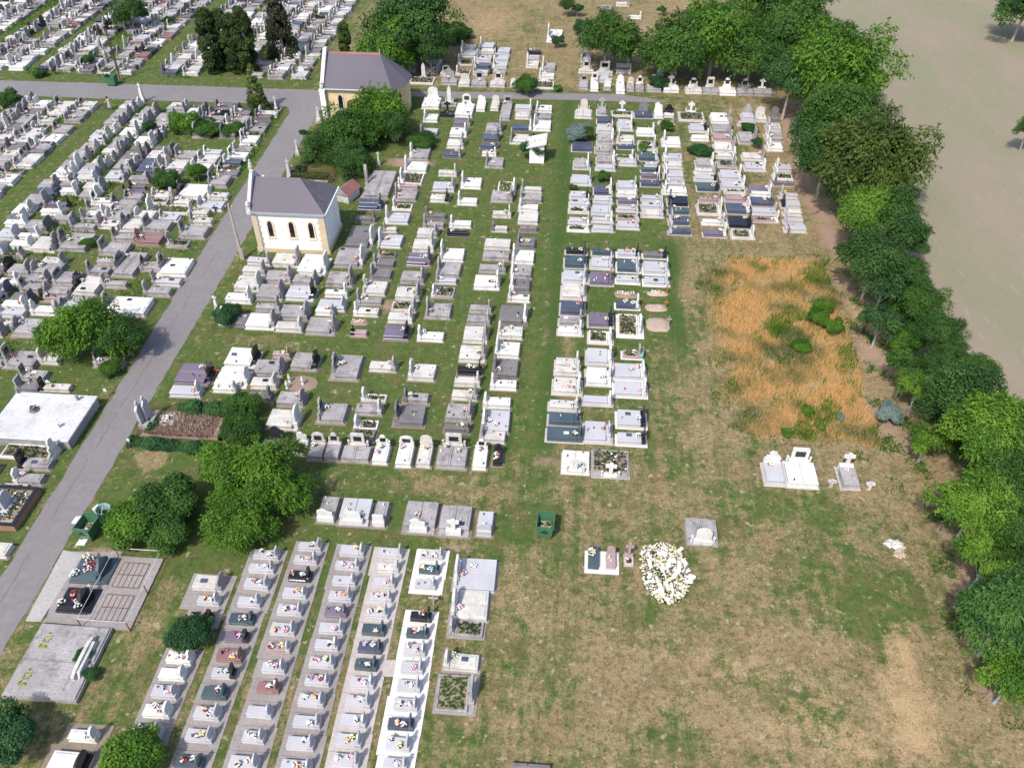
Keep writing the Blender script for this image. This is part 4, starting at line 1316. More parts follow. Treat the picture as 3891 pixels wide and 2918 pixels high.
# railed lot with two barred vault covers
a, b, c, d = rectof(quad('L', [(940, 20), (1290, 50), (1010, 630), (650, 560)], .12))
t = empty('vault_lot', ((a + b) / 2, (c + d) / 2, 0), 'flat concrete burial lot with white railing and two rusty barred vault covers', 'burial lot')
W_, H_ = (b - a) / 2, (d - c) / 2
m = MB(); m.box(-W_, W_, -H_, H_, 0, .12, 'pave_taupe'); m.build('slab', t)
for s in (-1, 1):
    m = MB(); yc = s * H_ * .46
    m.box(-W_ * .62, W_ * .55, yc - .95, yc + .95, .12, .15, 'pave_taupe')
    for k in range(6): x = -W_ * .6 + k * (W_ * 1.13) / 5; m.box(x - .012, x + .012, yc - .95, yc + .95, .15, .175, 'rust')
    for k in (-.95, 0, .92): m.box(-W_ * .6, W_ * .53, yc + k - .015, yc + k + .015, .151, .185, 'rust')
    m.build('vault_cover', t)
m = MB()
for x, y in ((-W_, -H_), (W_, -H_), (W_, H_), (-W_, H_), (W_, 0)): m.tube((x, y, 0), (x, y, .95), .035, .03, 'rust')
m.tube((-W_, -H_, .95), (W_, -H_, .95), .014, .014, 'metal_white'); m.tube((W_, -H_, .95), (W_, H_, .95), .014, .014, 'metal_white'); m.tube((W_, H_, .95), (-W_, H_, .95), .022, .022, 'metal_white'); m.tube((-W_, H_, .95), (-W_, -H_, .95), .014, .014, 'metal_white'); m.build('railing', t)
# two dark granite double tombs
for (x0, x1, yn, yf, mt, lab) in ((590, 900, 245, 0, 'green', 'big grey-green granite double tomb with tall peaked headstone, behind the black tomb'), (475, 755, 485, 255, 'black', 'big black granite double tomb with white bouquets near the lane edge')):
    ym = (yn + yf) / 2; uA, _ = cu('L', x0, ym, .3); uB, _ = cu('L', x1, ym, .3); vA = cu('L', 600, yn, 0)[1]; vB = cu('L', 600, yf, .45)[1]
    t = empty('double_tomb', ((uA + uB) / 2, (vA + vB) / 2, .04), lab, 'tomb'); W_, H_ = (uB - uA) / 2, (vB - vA) / 2
    m = MB(); m.cbox(-W_, W_, -H_, H_, 0, .18, mt); m.cbox(-W_ + .12, W_ - .5, -H_ + .12, H_ - .12, .18, .3, mt); m.build('plinth', t)
    m = MB(); m.cbox(-W_ + .2, W_ - .75, -H_ + .2, H_ - .2, .3, .42, mt); m.build('lid', t)
    m = MB(); m.prism([(-H_ * .62, .3), (H_ * .62, .3), (H_ * .62, .85), (H_ * .25, 1.2), (-.1, 1.55), (-H_ * .3, 1.25), (-H_ * .62, .95)], W_ - .68, W_ - .5, mt); m.build('headstone', t)
    rnd = random.Random(int(x0))
    for k in range(7):
        fx = bouquet([['white'], ['white'], ['white', 'pink'], ['white', 'red'], ['red'], ['white'], ['white', 'yellow']][k], random.Random(k + 40), .26, False)
        px_, py_ = (uA + uB) / 2 - W_ * .75 + rnd.uniform(0, W_ * 1.15), (vA + vB) / 2 + (k - 3) / 3.4 * H_ * .85
        o = fx.build('flower_bouquet', None, (px_, py_, .44), label=f"{['white', 'small white', 'pink and white', 'red and white', 'dark red', 'round white', 'yellow and white'][k]} flowers on the big {'green-grey' if mt == 'green' else 'black'} double tomb", category='bouquet', group=grp)
# concrete forecourt beside those tombs
q_ = quad('L', [(200, 540), (320, 545), (660, 10), (500, -20)], 0); sheet('paving', [(p[0], p[1], )[:2] for p in q_], .03, 'patch_light', kind='structure')
q_ = quad('L', [(370, 510), (330, 545), (900, 590), (960, -10), (520, -10)], 0); sheet('paving', q_, .022, 'pave_taupe', kind='structure')
# brick-edged garden plot at the lane
a = -44; b = cu('I', 215, 1180, .5)[0]; c = cu('I', 75, 1365, 0)[1]; d = cu('I', 300, 1005, .5)[1]
t = empty('garden_grave', ((a + b) / 2, (c + d) / 2, 0), 'brick edged planted garden grave with black coping near the lane', 'grave'); W_, H_ = (b - a) / 2, (d - c) / 2
m = MB(); m.box(-W_, W_, -H_, -H_ + .25, 0, .55, 'brick'); m.box(-W_, W_, H_ - .25, H_, 0, .55, 'brick'); m.box(W_ - .25, W_, -H_ + .26, H_ - .26, 0, .55, 'brick'); m.build('brick_kerb', t)
m = MB(); m.box(-W_, W_ + .02, -H_ - .02, -H_ + .24, .552, .62, 'black'); m.box(-W_, W_ + .02, H_ - .24, H_ + .02, .552, .62, 'black'); m.box(W_ - .24, W_ + .02, -H_ + .25, H_ - .25, .552, .62, 'black'); m.build('coping', t)
m = MB(); m.box(-W_, W_ - .26, -H_ + .26, H_ - .26, 0, .45, 'sand'); leafpatch(m, -W_, W_ - .4, -H_ + .4, H_ - .4, .45, 'leaf_mid', 900, random.Random(3), .35); leafpatch(m, -W_, W_ - .4, -H_ + .4, H_ - .4, .45, 'fl_white', 120, random.Random(5), .25); m.build('planting', t)
m = MB(); x_ = W_ - 1.3; m.cbox(x_ - .35, x_ + .35, -.7, .7, .45, .7, 'light'); m.prism([(p_, z_ + .7) for p_, z_ in outline('round', 1.0, 1.2, random)], x_ - .1, x_ + .08, 'light'); m.build('headstone', t)

# ------------------------------------------------------------------ fenced plots
def fence(name, pts, h, mat, label, step=.16, bar=.012, closed=True):
    t = empty(name, (pts[0][0], pts[0][1], 0), label, 'fence'); o = pts[0]; segs = list(zip(pts, pts[1:] + ([pts[0]] if closed else [])))
    for (a, b), (c, d) in segs[:len(pts) if closed else len(pts) - 1]:
        m = MB(); L = math.hypot(c - a, d - b); k = int(L / step); ax, bx, cx, dx = a - o[0], b - o[1], c - o[0], d - o[1]
        for z in (.15, h - .12): m.tube((ax, bx, z), (cx, dx, z), .02, .02, mat, 4, False)
        for i in range(k + 1):
            f = i / max(k, 1); m.tube((ax + (cx - ax) * f, bx + (dx - bx) * f, 0), (ax + (cx - ax) * f, bx + (dx - bx) * f, h), bar, bar * .6, mat, 3, False)
        m.build('panel', t)
    return t
NLp, NRp, FRp, FLp = cu('I', 1125, 575), cu('I', 1830, 655), cu('I', 2080, 330), cu('I', 1310, 340)
ua, ub, va, vb = (NLp[0] + FLp[0]) / 2, NRp[0], NLp[1] - .1, FLp[1]
fence('iron_fence', [(ua, va), (ub, va), (ub, vb), (ua, vb)], .95, 'rust', 'rusty iron railing round the abandoned overgrown plot beside the lane')
sheet('soil', ragged([(ua + .2, va + .2), (ub - .2, va + .2), (ub - .2, vb - .2), (ua + .2, vb - .2)], .6, .1), .02, 'soil', kind='structure')
for i, (px, py) in enumerate(((1215, 480), (1265, 440))):
    x, y = cu('I', px, py); t = empty('grave_monument', (x, y, 0), ['tall grey stone slab with cross finial, nearer of the lane pair', 'tall grey stone slab with cross finial, farther of the lane pair'][i], 'monument', 'pair of tall stones at the lane')
    m = MB(); m.cbox(-.2, .5, -.45, .45, 0, .45, 'grey'); m.build('base', t); m = MB(); m.prism([(-.4, .45), (.4, .45), (.4, 1.9), (.15, 2.15), (-.15, 2.15), (-.4, 1.9)], -.08, .1, 'light'); m.build('slab', t)
    m = MB(); m.box(-.05, .07, -.05, .05, 2.15, 2.55, 'cream'); m.box(-.05, .07, -.18, .18, 2.32, 2.42, 'cream'); m.build('cross', t)
def rubble(name, x, y, rx, ry, n, size, mat, label, cat, seed, hz=.3):
    rnd = random.Random(seed); m = MB()
    for _ in range(n):
        a = rnd.uniform(0, 6.28); r = math.sqrt(rnd.random()); s = size * rnd.uniform(.5, 1.2)
        m.blob(rx * r * math.cos(a), ry * r * math.sin(a), s * .4 + hz * (1 - r) * rnd.random(), s, mat, s * .7)
    return m.build(name, None, (x, y, 0), label=label, category=cat)
x, y = cu('I', 1415, 430); rubble('rubble_heap', x, y, .75, .7, 60, .14, 'cream', 'heap of pale rubble inside the iron railing', 'rubble', 3)
x, y = cu('N', 1115, 1380); rubble('broken_stone', x, y, .55, .4, 14, .3, 'cream', 'broken pale stone lying by the trees, farther piece', 'stone', 4, .1)
x, y = cu('N', 1160, 1450); rubble('broken_stone', x, y, .3, .35, 8, .26, 'sand', 'broken sandy stone lying by the trees, nearer piece', 'stone', 5, .1)
# plot between the chapels
a, c = un(1106, 692); b, _ = un(1258, 700); _, d = un(1150, 664)
t = fence('iron_fence', [(a, c), (b, c), (b, d + .3), (a, d + .3)], 1.15, 'rust', 'rusty mesh fence round the green plot behind the white chapel', .09, .014)
t = empty('planted_plot', ((a + b) / 2, (c + d) / 2, 0), 'bright green planted plot with stone kerb behind the white chapel', 'planted plot')
m = MB(); hw, hh_ = (b - a) / 2 - .4, (d - c) / 2 - .1; m.box(-hw, hw, -hh_, hh_, 0, .2, 'cream'); m.build('kerb', t); m = MB(); leafpatch(m, -hw + .1, hw - .1, -hh_ + .1, hh_ - .1, .2, 'leaf_bright', 900, random.Random(8), .35); leafpatch(m, -hw + .1, hw - .1, -hh_ + .1, hh_ - .1, .2, 'leaf_mid', 500, random.Random(9), .35); m.build('planting', t)
def monument(px, py, ht, label, mat='light', w=.3):
    x, y = un(px, py); t = empty('grave_monument', (x, y, 0), label, 'monument')
    m = MB(); m.cbox(-w * 1.3, w * 1.3, -w * 1.3, w * 1.3, 0, .3, 'grey'); m.cbox(-w, w, -w, w, .3, .6, mat); m.build('base', t)
    m = MB(); m.box(-w * .75, w * .75, -w * .75, w * .75, .6, ht * .75, mat, w * .3); m.build('shaft', t)
    m = MB(); z = ht * .75; m.box(-.06, .06, -.06, .06, z, ht, mat); m.box(-.2, .2, -.055, .055, z + (ht - z) * .5, z + (ht - z) * .72, mat); m.build('cross', t)
monument(1104, 690, 2.7, 'tall grey obelisk with cross at the fenced plot behind the white chapel')
monument(1213, 465, 2.0, 'grey stone monument by the road corner of the yellow chapel')
monument(1133, 590, 1.9, 'slim pale stone pillar on the lane verge between the chapels', w=.2)
monument(830, 1190, 1.9, 'white stone pillar standing by the ivy covered grave', 'white', .22)
monument(1440, 628, 1.6, 'slim stone marker on the worn soil patch', 'cream', .16)
monument(545, 388, 2.5, 'white pillar monument at the lane opposite the yellow chapel', 'white', .28)
monument(1052, 425, 2.0, 'pale stone pillar on the corner grave at the lane junction', 'light', .2)
monument(963, 702, 2.2, 'weathered pillar statue beside the white chapel gable', 'cream', .22)
# small crypt with tiled roof
x0, y0 = un(1282, 772); t = empty('small_crypt', (x0 + .9, y0 + 1.2, 0), 'small stone crypt with a red and grey pitched roof behind the white chapel', 'crypt', rz=-.35)
m = MB(); m.box(-.8, .8, -1.1, 1.1, 0, 1.0, 'cream'); m.build('wall', t)
m = MB(); m.add([(-.95, -1.25, .95), (.95, -1.25, .95), (.95, 1.25, .95), (-.95, 1.25, .95), (0, -1.25, 1.7), (0, 1.25, 1.7)], [(0, 4, 5, 3), (0, 3, 2, 1), (0, 1, 4), (2, 3, 5)], 'grey'); m.add([(.0, -1.25, 1.705), (.955, -1.25, .955), (.955, 1.25, .955), (.0, 1.25, 1.705)], [(0, 1, 2, 3)], 'redroof'); m.build('roof', t)
# niche with slanted slab roof
x0, y0 = un(2011, 622); x1, _ = un(2066, 625); t = empty('whitewashed_shrine', ((x0 + x1) / 2, y0 + .8, 0), 'small whitewashed shrine with a slanting slab roof in ivy beside the aisle', 'shrine')
w_ = (x1 - x0) / 2; m = MB(); m.add([(-w_, -.7, 0), (w_, -.7, 0), (w_, .7, 0), (-w_, .7, 0), (-w_, -.7, 1.9), (w_, -.7, 2.3), (w_, .7, 2.5), (-w_, .7, 2.1)], [(3, 2, 1, 0), (0, 1, 5, 4), (1, 2, 6, 5), (2, 3, 7, 6), (3, 0, 4, 7), (4, 5, 6, 7)], 'plaster_white'); m.build('wall', t)
m = MB(); m.add([(-w_ - .35, -1.0, 1.88), (w_ + .25, -1.0, 2.42), (w_ + .3, 1.0, 2.85), (-w_ - .3, 1.0, 2.3)] + [(-w_ - .35, -1.0, 2.0), (w_ + .25, -1.0, 2.54), (w_ + .3, 1.0, 2.97), (-w_ - .3, 1.0, 2.42)], [(3, 2, 1, 0), (4, 5, 6, 7), (0, 1, 5, 4), (1, 2, 6, 5), (2, 3, 7, 6), (3, 0, 4, 7)], 'cream'); m.build('roof', t)

# ------------------------------------------------------------------ bins, barrel, poles, signs
def wheelie(px, py, label, rz=0, s=1.0, emblem=True, fill='leaf_olive'):
    x, y = un(px, py, 1.25 * s); t = empty('waste_container', (x, y, .02), label, 'waste container', 'green waste containers', rz)
    W_, H_ = .56 * s, .68 * s; T = 1.2 * s; m = MB(); b = .8
    def wall(p, q, r, s_): m.add([p, q, r, s_], [(0, 1, 2, 3)], 'bin_green')
    o0 = [(-W_ * b, -H_ * b, .2), (W_ * b, -H_ * b, .2), (W_ * b, H_ * b, .2), (-W_ * b, H_ * b, .2)]; o1 = [(-W_, -H_, T), (W_, -H_, T), (W_, H_, T), (-W_, H_, T)]; k = .05
    i0 = [(a * .92, c * .93, .26) for a, c, _ in o0]; i1 = [(a * .93, c * .94, T) for a, c, _ in o1]
    m.add(o0 + o1 + i0 + i1, [(3, 2, 1, 0)] + [(j, (j + 1) % 4, 4 + (j + 1) % 4, 4 + j) for j in range(4)] + [(8 + (j + 1) % 4, 8 + j, 12 + j, 12 + (j + 1) % 4) for j in range(4)] + [(8, 9, 10, 11)] + [(4 + j, 4 + (j + 1) % 4, 12 + (j + 1) % 4, 12 + j) for j in range(4)], 'bin_green')
    m.build('body', t)
    m = MB(); arc = [(-W_, T - .02)] + [(W_, T - .02)] + [(W_ * math.cos(q), T + .24 * s * math.sin(q)) for q in (.4, .8, 1.2, 1.57, 1.95, 2.35, 2.75)]
    m.prism(arc, -H_ - .02, -H_ + .03, 'bin_green', 'y'); m.prism(arc, H_ - .03, H_ + .02, 'bin_green', 'y'); m.build('end_panel', t)
    m = MB(); m.box(-W_ - .03, -W_ + .03, -H_, H_, T - .03, T + .03, 'bin_green'); m.box(W_ - .03, W_ + .03, -H_, H_, T - .03, T + .03, 'bin_green'); m.build('rim', t)
    for a_, c_ in ((-1, -1), (1, -1), (1, 1), (-1, 1)):
        m = MB(); m.prism([(c_ * H_ * .7 + .09 * math.cos(q), .1 + .09 * math.sin(q)) for q in [j * .785 for j in range(8)]], a_ * W_ * .72 - .03, a_ * W_ * .72 + .03, 'rubber'); m.build('wheel', t)
    if emblem:
        m = MB(); yf = lambda z: -H_ * (b + (1 - b) * (z - .2) / (T - .2)) - .012
        for cx, cz, r in ((0, .93, .12), (-.14, .76, .12), (.14, .74, .12)):
            m.add([(cx + r * math.cos(j * .628), yf(cz + r * math.sin(j * .628)), cz + r * math.sin(j * .628)) for j in range(10)], [tuple(range(10))], 'iron')
        m.add([(-.03, yf(.75), .75), (.0, yf(.56), .56), (.05, yf(.56), .56), (.03, yf(.75), .75)], [(0, 1, 2, 3)], 'iron'); m.build('emblem', t)
    m = MB(); leafpatch(m, -W_ * .7, W_ * .7, -H_ * .7, H_ * .7, .5, 'sand', 120, random.Random(int(px)), .12); leafpatch(m, -W_ * .6, W_ * .6, -H_ * .6, 0, .55, 'fl_white', 20, random.Random(2), .12); leafpatch(m, -W_ * .7, W_ * .7, -H_ * .6, H_ * .6, .52, fill, 60, random.Random(3), .15); m.build('waste', t)
wheelie(324, 1986, 'open green wheeled waste container beside the lane by the round shrub', -.12)
wheelie(2073, 1979, 'open green wheeled waste container standing alone on the bare lawn', -.05)
wheelie(420, 290, 'green wheeled waste container at the foot of the dark pole', 1.5, 1.0, False)
x, y = un(388, 1933, .85); t = empty('round_planter', (x, y, 0), 'round pale green concrete ring tub beside the waste container', 'tub')
m = MB(); n_ = 20
prof = [(.46, 0), (.52, .85), (.44, .85), (.40, .3)]; vs = []; fs = []
for r, z in prof:
    for i in range(n_): q = 2 * math.pi * i / n_; vs.append((r * math.cos(q), r * math.sin(q), z))
for j in range(3):
    for i in range(n_): fs.append((j * n_ + i, j * n_ + (i + 1) % n_, (j + 1) * n_ + (i + 1) % n_, (j + 1) * n_ + i))
m.add(vs, fs, 'bin_teal'); m.build('ring', t)
m = MB(); m.lathe(0, 0, [(.40, .3), (.40, .31)], 'dark_void', 20); m.tube((-.1, -.35, .31), (.02, .1, 1.0), .02, .02, 'metal_white'); m.build('water', t)
q_ = [un(*p) for p in ((288, 1963), (270, 1989), (300, 1994), (318, 1960))]; sheet('paving', q_, .03, 'pave_white', kind='structure')
q_ = [un(*p) for p in ((309, 2040), (286, 2072), (320, 2074), (338, 2044))]; sheet('paving', q_, .03, 'pave_white', kind='structure')
q_ = [un(*p) for p in ((348, 1935), (372, 1915), (385, 1945), (365, 1950))]; sheet('paving', q_, .03, 'pave_white', kind='structure')
q_ = [un(*p) for p in ((1700 / 1, 2508), (1450 + 0, 2500), (1450, 2500))]
def pole(px, py, tx, ty, mat, label, ht):
    x, y = un(px, py); X, Y = un(tx, ty, ht); t = empty('utility_pole', (x, y, 0), label, 'utility pole')
    m = MB(); m.tube((0, 0, 0), (X - x, Y - y, ht), .16, .10, mat, 8); m.build('pole', t)
    m = MB(); m.box(-.16, -.02, -.1, .1, 0, 1.3, 'wood'); m.box(.08, .2, -.1, .1, 0, 1.2, 'wood'); m.build('footing', t)
    m = MB(); m.tube((X - x - .35, Y - y, ht - .35), (X - x + .35, Y - y, ht - .35), .03, .03, 'iron', 4)
    for k in (-.3, .3): m.lathe(X - x + k, Y - y, [(.03, ht - .35), (.06, ht - .25), (.03, ht - .18)], 'white', 6)
    m.build('crossarm', t); return (X, Y, ht)
pole(922, 985, 866, 775, 'wood', 'tall weathered wooden utility pole by the lane at the white chapel', 5.9)
pA = pole(459, 307, 400, 110, 'wood_dark', 'dark leaning utility pole beside the green container in the far blocks', 6.9)
X, Y = un(1295, 95, 5.6); bx, by = X, Y
m = MB(); pr = None
for k in range(13):
    f = k / 12; p = (pA[0] + (X - pA[0]) * f, pA[1] + (Y - pA[1]) * f, pA[2] - .3 + (5.6 - pA[2] + .3) * f - 1.2 * math.sin(math.pi * f))
    if pr: m.tube(pr, p, .012, .012, 'iron', 3, False)
    pr = p
m.build('overhead_wire', label='thin overhead wire running from the dark pole past the cypresses', category='wire')
def sign(px, py, ht, w, h, label):
    x, y = un(px, py); t = empty('sign_board', (x, y, 0), label, 'sign'); m = MB(); m.tube((0, 0, 0), (0, 0, ht), .025, .025, 'metal_grey'); m.build('post', t)
    m = MB(); m.box(-w / 2, w / 2, -.04, -.027, ht - h, ht, 'metal_white'); m.build('panel', t)
sign(1152, 315, 2.2, .8, .7, 'white sign board on a thin post at the lane corner')
sign(410, 1508, .9, .25, .3, 'small grey row marker post beside the large slab tomb')
sign(498, 1697, .9, .2, .3, 'small grey row marker post on the lane verge by the ivy')
# crosses standing in the grass
def cross(px, py, ht, mat, label, w=.6, t=.09, tilt=0):
    x, y = un(px, py); m = MB(); m.box(-t / 2, t / 2, -t / 2, t / 2, 0, ht, mat); m.box(-w / 2, -t / 2 - .001, -t / 2, t / 2, ht * .62, ht * .62 + t, mat); m.box(t / 2 + .001, w / 2, -t / 2, t / 2, ht * .62, ht * .62 + t, mat)
    o = m.build('grave_cross', None, (x, y, 0), label=label, category='cross', group='crosses standing in the grass'); o.rotation_euler = (tilt, 0, 0)
    return o
cross(*cr('N', 585, 885), .75, 'cream', 'small pale stone cross between the white tomb and the grey tomb', .6, .2)
cross(*cr('N', 905, 905), .75, 'cream', 'small pale stone cross on the tree side of the grey tomb', .6, .2)
def mound(c, x0, x1, y0, y1, label, mat, fl, lab2, cm='wood_orange'):
    a, b = cu(c, x0, (y0 + y1) / 2)[0], cu(c, x1, (y0 + y1) / 2)[0]; v0_, v1_ = cu(c, x0, y0)[1], cu(c, x0, y1)[1]; rnd = random.Random(int(x0 + y0)); n = 14
    m = MB(); vs = [(0, 0, .22)]; W_, H_ = (b - a) / 2, (v1_ - v0_) / 2
    for r, z in ((.6, .17), (1.0, 0)):
        for i in range(n):
            q = 2 * math.pi * i / n; sq = 1 / max(abs(math.cos(q)), abs(math.sin(q))) ** .7; k = r * sq * rnd.uniform(.9, 1.05); vs.append((W_ * k * math.cos(q), H_ * k * math.sin(q), z))
    fs = [(0, 1 + i, 1 + (i + 1) % n) for i in range(n)] + [(1 + i, 1 + n + i, 1 + n + (i + 1) % n, 1 + (i + 1) % n) for i in range(n)]
    m.add(vs, fs, mat)
    for _ in range(fl): m.blob(rnd.uniform(-W_ * .7, W_ * .7), rnd.uniform(-H_ * .5, H_ * .5), .2, rnd.uniform(.05, .09), rnd.choice(['fl_white', 'fl_pink', 'leaf_mid', 'fl_cream']))
    m.build('grave_mound', None, ((a + b) / 2, (v0_ + v1_) / 2, 0), label=label, category='grave mound', group='bare earth grave mounds')
    if lab2:
        o = cross(0, 0, 1.0, cm, lab2, .45, .07); o.location = (b - .12, (v0_ + v1_) / 2, .05)
mound('G', 1230, 1410, 940, 890, 'pale earth grave mound strewn with pink flowers, farthest of three', 'sand', 26, 'orange wooden cross on the flowery far mound')
mound('G', 1220, 1400, 1070, 1005, 'pale bare earth grave mound, middle of three', 'sand', 4, 'orange wooden cross on the middle mound')
mound('G', 1225, 1425, 1240, 1120, 'broad bare earth grave mound, nearest of three', 'sand', 0, 'pale wooden cross on the broad near mound', 'wood')
mound('G', 955, 1160, 955, 895, 'low flower covered grave mound behind the dark blue slab', 'soil', 34, None)
mound('F', 950, 1110, 1185, 1135, 'flower strewn earth grave below the pale slabs', 'soil', 34, None)
mound('C', 1640, 1640.1, 10, 0, 'x', 'soil', 0, None) if False else None
cross(*cr('H', 225, 425), .95, 'redroof', 'small red cross on the grass below the last upper column', .4)
cross(*cr('M', 1345, 405), 1.0, 'wood', 'wooden cross with flowers behind the black grave of the sixth urn column')
cross(*cr('F', 1595, 235), 1.3, 'wood_dark', 'dark wooden cross on the weedy grave of the sixth mid-block column')
cross(*cr('E', 1815, 240), .9, 'iron', 'dark iron cross on the verge across from the white chapel')
cross(*cr('I', 1830, 60), .9, 'wood_orange', 'small wooden cross by the low slab at the road bend')
# bench-like teal frame and blue chair-like marker
x, y = cu('G', 1175, 1450); t = empty('garden_bench', (x, y, 0), 'small teal bench beside the white flowered grave bed', 'bench')
m = MB(); m.box(-.12, .2, -.4, .4, .36, .4, 'bin_teal'); m.build('seat', t); m = MB(); m.box(.2, .24, -.4, .4, .4, .8, 'bin_teal'); m.build('backrest', t)
for a_ in (-.36, .33):
    m = MB(); m.box(-.1, .2, a_, a_ + .04, 0, .36, 'bin_teal'); m.build('leg', t)
# large heap of white wreaths
x, y = cu('O', 1390, 385, .15); rnd = random.Random(12); t = empty('flower_heap', (x, y, 0), 'large fresh grave heap covered with white wreaths and flowers on the lawn', 'flower heap')
def inheap():
    while True:
        a, b = rnd.uniform(-1.9, 1.9), rnd.uniform(-2.6, 2.6)
        if (a / 1.55) ** 2 + ((b + .0) / 2.35) ** 2 < 1 or ((a + .9) / .7) ** 2 + ((b - 1.2) / .9) ** 2 < 1 or ((a - 1.45) / .4) ** 2 + ((b + .2) / .4) ** 2 < 1: return a, b, .12 + .32 * max(0, 1 - (a / 1.7) ** 2 - (b / 2.6) ** 2)
m = MB()
for _ in range(520): a, b, z = inheap(); m.blob(a, b, z * rnd.uniform(.6, 1.0), rnd.uniform(.08, .17), rnd.choice(['leaf_mid', 'leaf_locust', 'fl_cream', 'dead', 'fl_cream']), .10)
m.build('greenery', t); m = MB()
for _ in range(1500): a, b, z = inheap(); m.blob(a, b, z + .05 + rnd.uniform(0, .06), rnd.uniform(.02, .05) * rnd.choice([.8, 1, 1.5]), rnd.choices(['fl_white', 'fl_cream', 'fl_pink', 'fl_yellow', 'fl_red', 'dark_void', 'wood'], [16, 14, .5, 1.2, .4, .8, 1.5])[0])
m.build('blossoms', t)
for _ in range(36):
    m = MB(); a, b, z = inheap(); q = rnd.uniform(0, 3.1); L = rnd.uniform(.25, .7); w_ = rnd.uniform(.05, .13)
    m.add([(a - L / 2 * math.cos(q) - w_ * math.sin(q), b - L / 2 * math.sin(q) + w_ * math.cos(q), z + .14), (a - L / 2 * math.cos(q) + w_ * math.sin(q), b - L / 2 * math.sin(q) - w_ * math.cos(q), z + .14), (a + L / 2 * math.cos(q) + w_ * math.sin(q), b + L / 2 * math.sin(q) - w_ * math.cos(q), z + .18), (a + L / 2 * math.cos(q) - w_ * math.sin(q), b + L / 2 * math.sin(q) + w_ * math.cos(q), z + .17)], [(0, 1, 2, 3)], 'fl_white'); m.build('ribbon', t)

q_ = [cu('O', *p) for p in ((708, 395), (1000, 412), (996, 220), (712, 205))]; sheet('paving', q_, .05, 'pave_white', kind='structure')
q_ = [cu('M', *p) for p in ((935, 845), (1050, 845), (1035, 978), (922, 975))]; sheet('paving', q_, .03, 'pave_light', kind='structure')

# ------------------------------------------------------------------ trees and shrubs
def leaves(P, O, L, W, droop, rng, tint, up=.4, vert=0.0):
    n = len(P); r = rng.normal(size=(n, 3))
    nrm = O * .8 + r * .55 + np.array([0, 0, up]); nrm /= np.linalg.norm(nrm, axis=1)[:, None]
    ax = O * .6 + rng.normal(size=(n, 3)) * .5 + np.array([0, 0, -droop + vert]); ax -= nrm * (ax * nrm).sum(1)[:, None]; ax /= np.linalg.norm(ax, axis=1)[:, None] + 1e-6
    sd = np.cross(nrm, ax); s = rng.uniform(.6, 1.25, (n, 1)); a = ax * L * s / 2; b = sd * W * s / 2
    V = np.stack([P - a, P + b * 1.0 - a * .1, P + a, P - b - a * .1], 1).reshape(-1, 3); F = np.arange(4 * n).reshape(n, 4); return V, F, tint
def unit(rng, n): v = rng.normal(size=(n, 3)); return v / np.linalg.norm(v, axis=1)[:, None]
def make_crown(name, seed, R_=4.0, n_cl=34, per=230, L=.34, W=.14, droop=.5, squash=.8, spray=True, low=-.45, cr_=(.24, .42), shape='ball', mat='leaf_mid'):
    rng = np.random.default_rng(seed); Vs = []; Fs = []; T = []; off = 0; ends = []
    for k in range(n_cl):
        if shape == 'ball':
            d = unit(rng, 1)[0]
            while d[2] < low: d = unit(rng, 1)[0]
            r = R_ * rng.uniform(.35, .9) * (1 + .2 * math.sin(3 * math.atan2(d[1], d[0]) + seed) + .12 * math.sin(7 * math.atan2(d[1], d[0]) + seed * 2 + d[2] * 4)); c = d * r * np.array([1, 1, squash]); rad = R_ * rng.uniform(*cr_)
        elif shape == 'column':
            z = rng.uniform(-1, 1); w = math.sqrt(max(0, 1 - z * z)) * .9 + .05; q = rng.uniform(0, 6.28); c = np.array([math.cos(q) * w * R_ * .65, math.sin(q) * w * R_ * .65, z * R_ * squash]); rad = R_ * rng.uniform(.28, .42)
        else:
            z = rng.uniform(0, 1) ** 1.4; w = (1 - z) * .95 + .04; q = rng.uniform(0, 6.28); c = np.array([math.cos(q) * w * R_ * .8, math.sin(q) * w * R_ * .8, (z * 2 - 1) * R_ * squash]); rad = R_ * (.14 + .18 * (1 - z))
        n = int(per * (rad / (R_ * .33)) ** 2); D_ = unit(rng, n); rr = rad * rng.uniform(.55, 1.05, (n, 1)); P = c + D_ * rr * np.array([1, 1, .8])
        cn = c / (np.linalg.norm(c) + 1e-6); O = D_ * .7 + cn * .5; tb = rng.uniform(.1, .75)
        V_, F_, _ = leaves(P, O, L, W, droop, rng, None, vert=.9 if shape == 'column' else 0); Vs.append(V_); Fs.append(F_ + off); off += len(V_); T.append(np.clip(tb + rng.normal(0, .16, n), 0, 1))
        ends.append(c)
        if spray:
            for s in range(7):
                d = cn * .8 + unit(rng, 1)[0] * .8; d /= np.linalg.norm(d); ln = rad * rng.uniform(.9, 1.45); t = np.linspace(.55, 1, 16)[:, None]
                cur = c + d * ln * t + np.array([0, 0, -1]) * (t - .5) ** 2 * ln * .7; cur += rng.normal(0, R_ * .012, cur.shape)
                V_, F_, _ = leaves(cur, np.repeat(d[None], 16, 0), L * .95, W, droop, rng, None); Vs.append(V_); Fs.append(F_ + off); off += len(V_); T.append(np.clip(tb + .18 + rng.normal(0, .1, 16), 0, 1))
    return npmesh(name, np.concatenate(Vs), np.concatenate(Fs), [mat], tint=np.concatenate(T)), ends
CR = {}
def variants(key, n, **kw): CR[key] = [make_crown('crown', 10 * i + len(key), **kw) for i in range(n)]
variants('locust', 3, n_cl=50, per=420, L=.31, W=.14, droop=.7)
variants('dense', 3, n_cl=64, per=400, L=.25, W=.17, droop=.1, spray=False, cr_=(.2, .36))
variants('young', 2, R_=4, n_cl=26, per=300, L=.40, W=.17, droop=.5, cr_=(.2, .36))
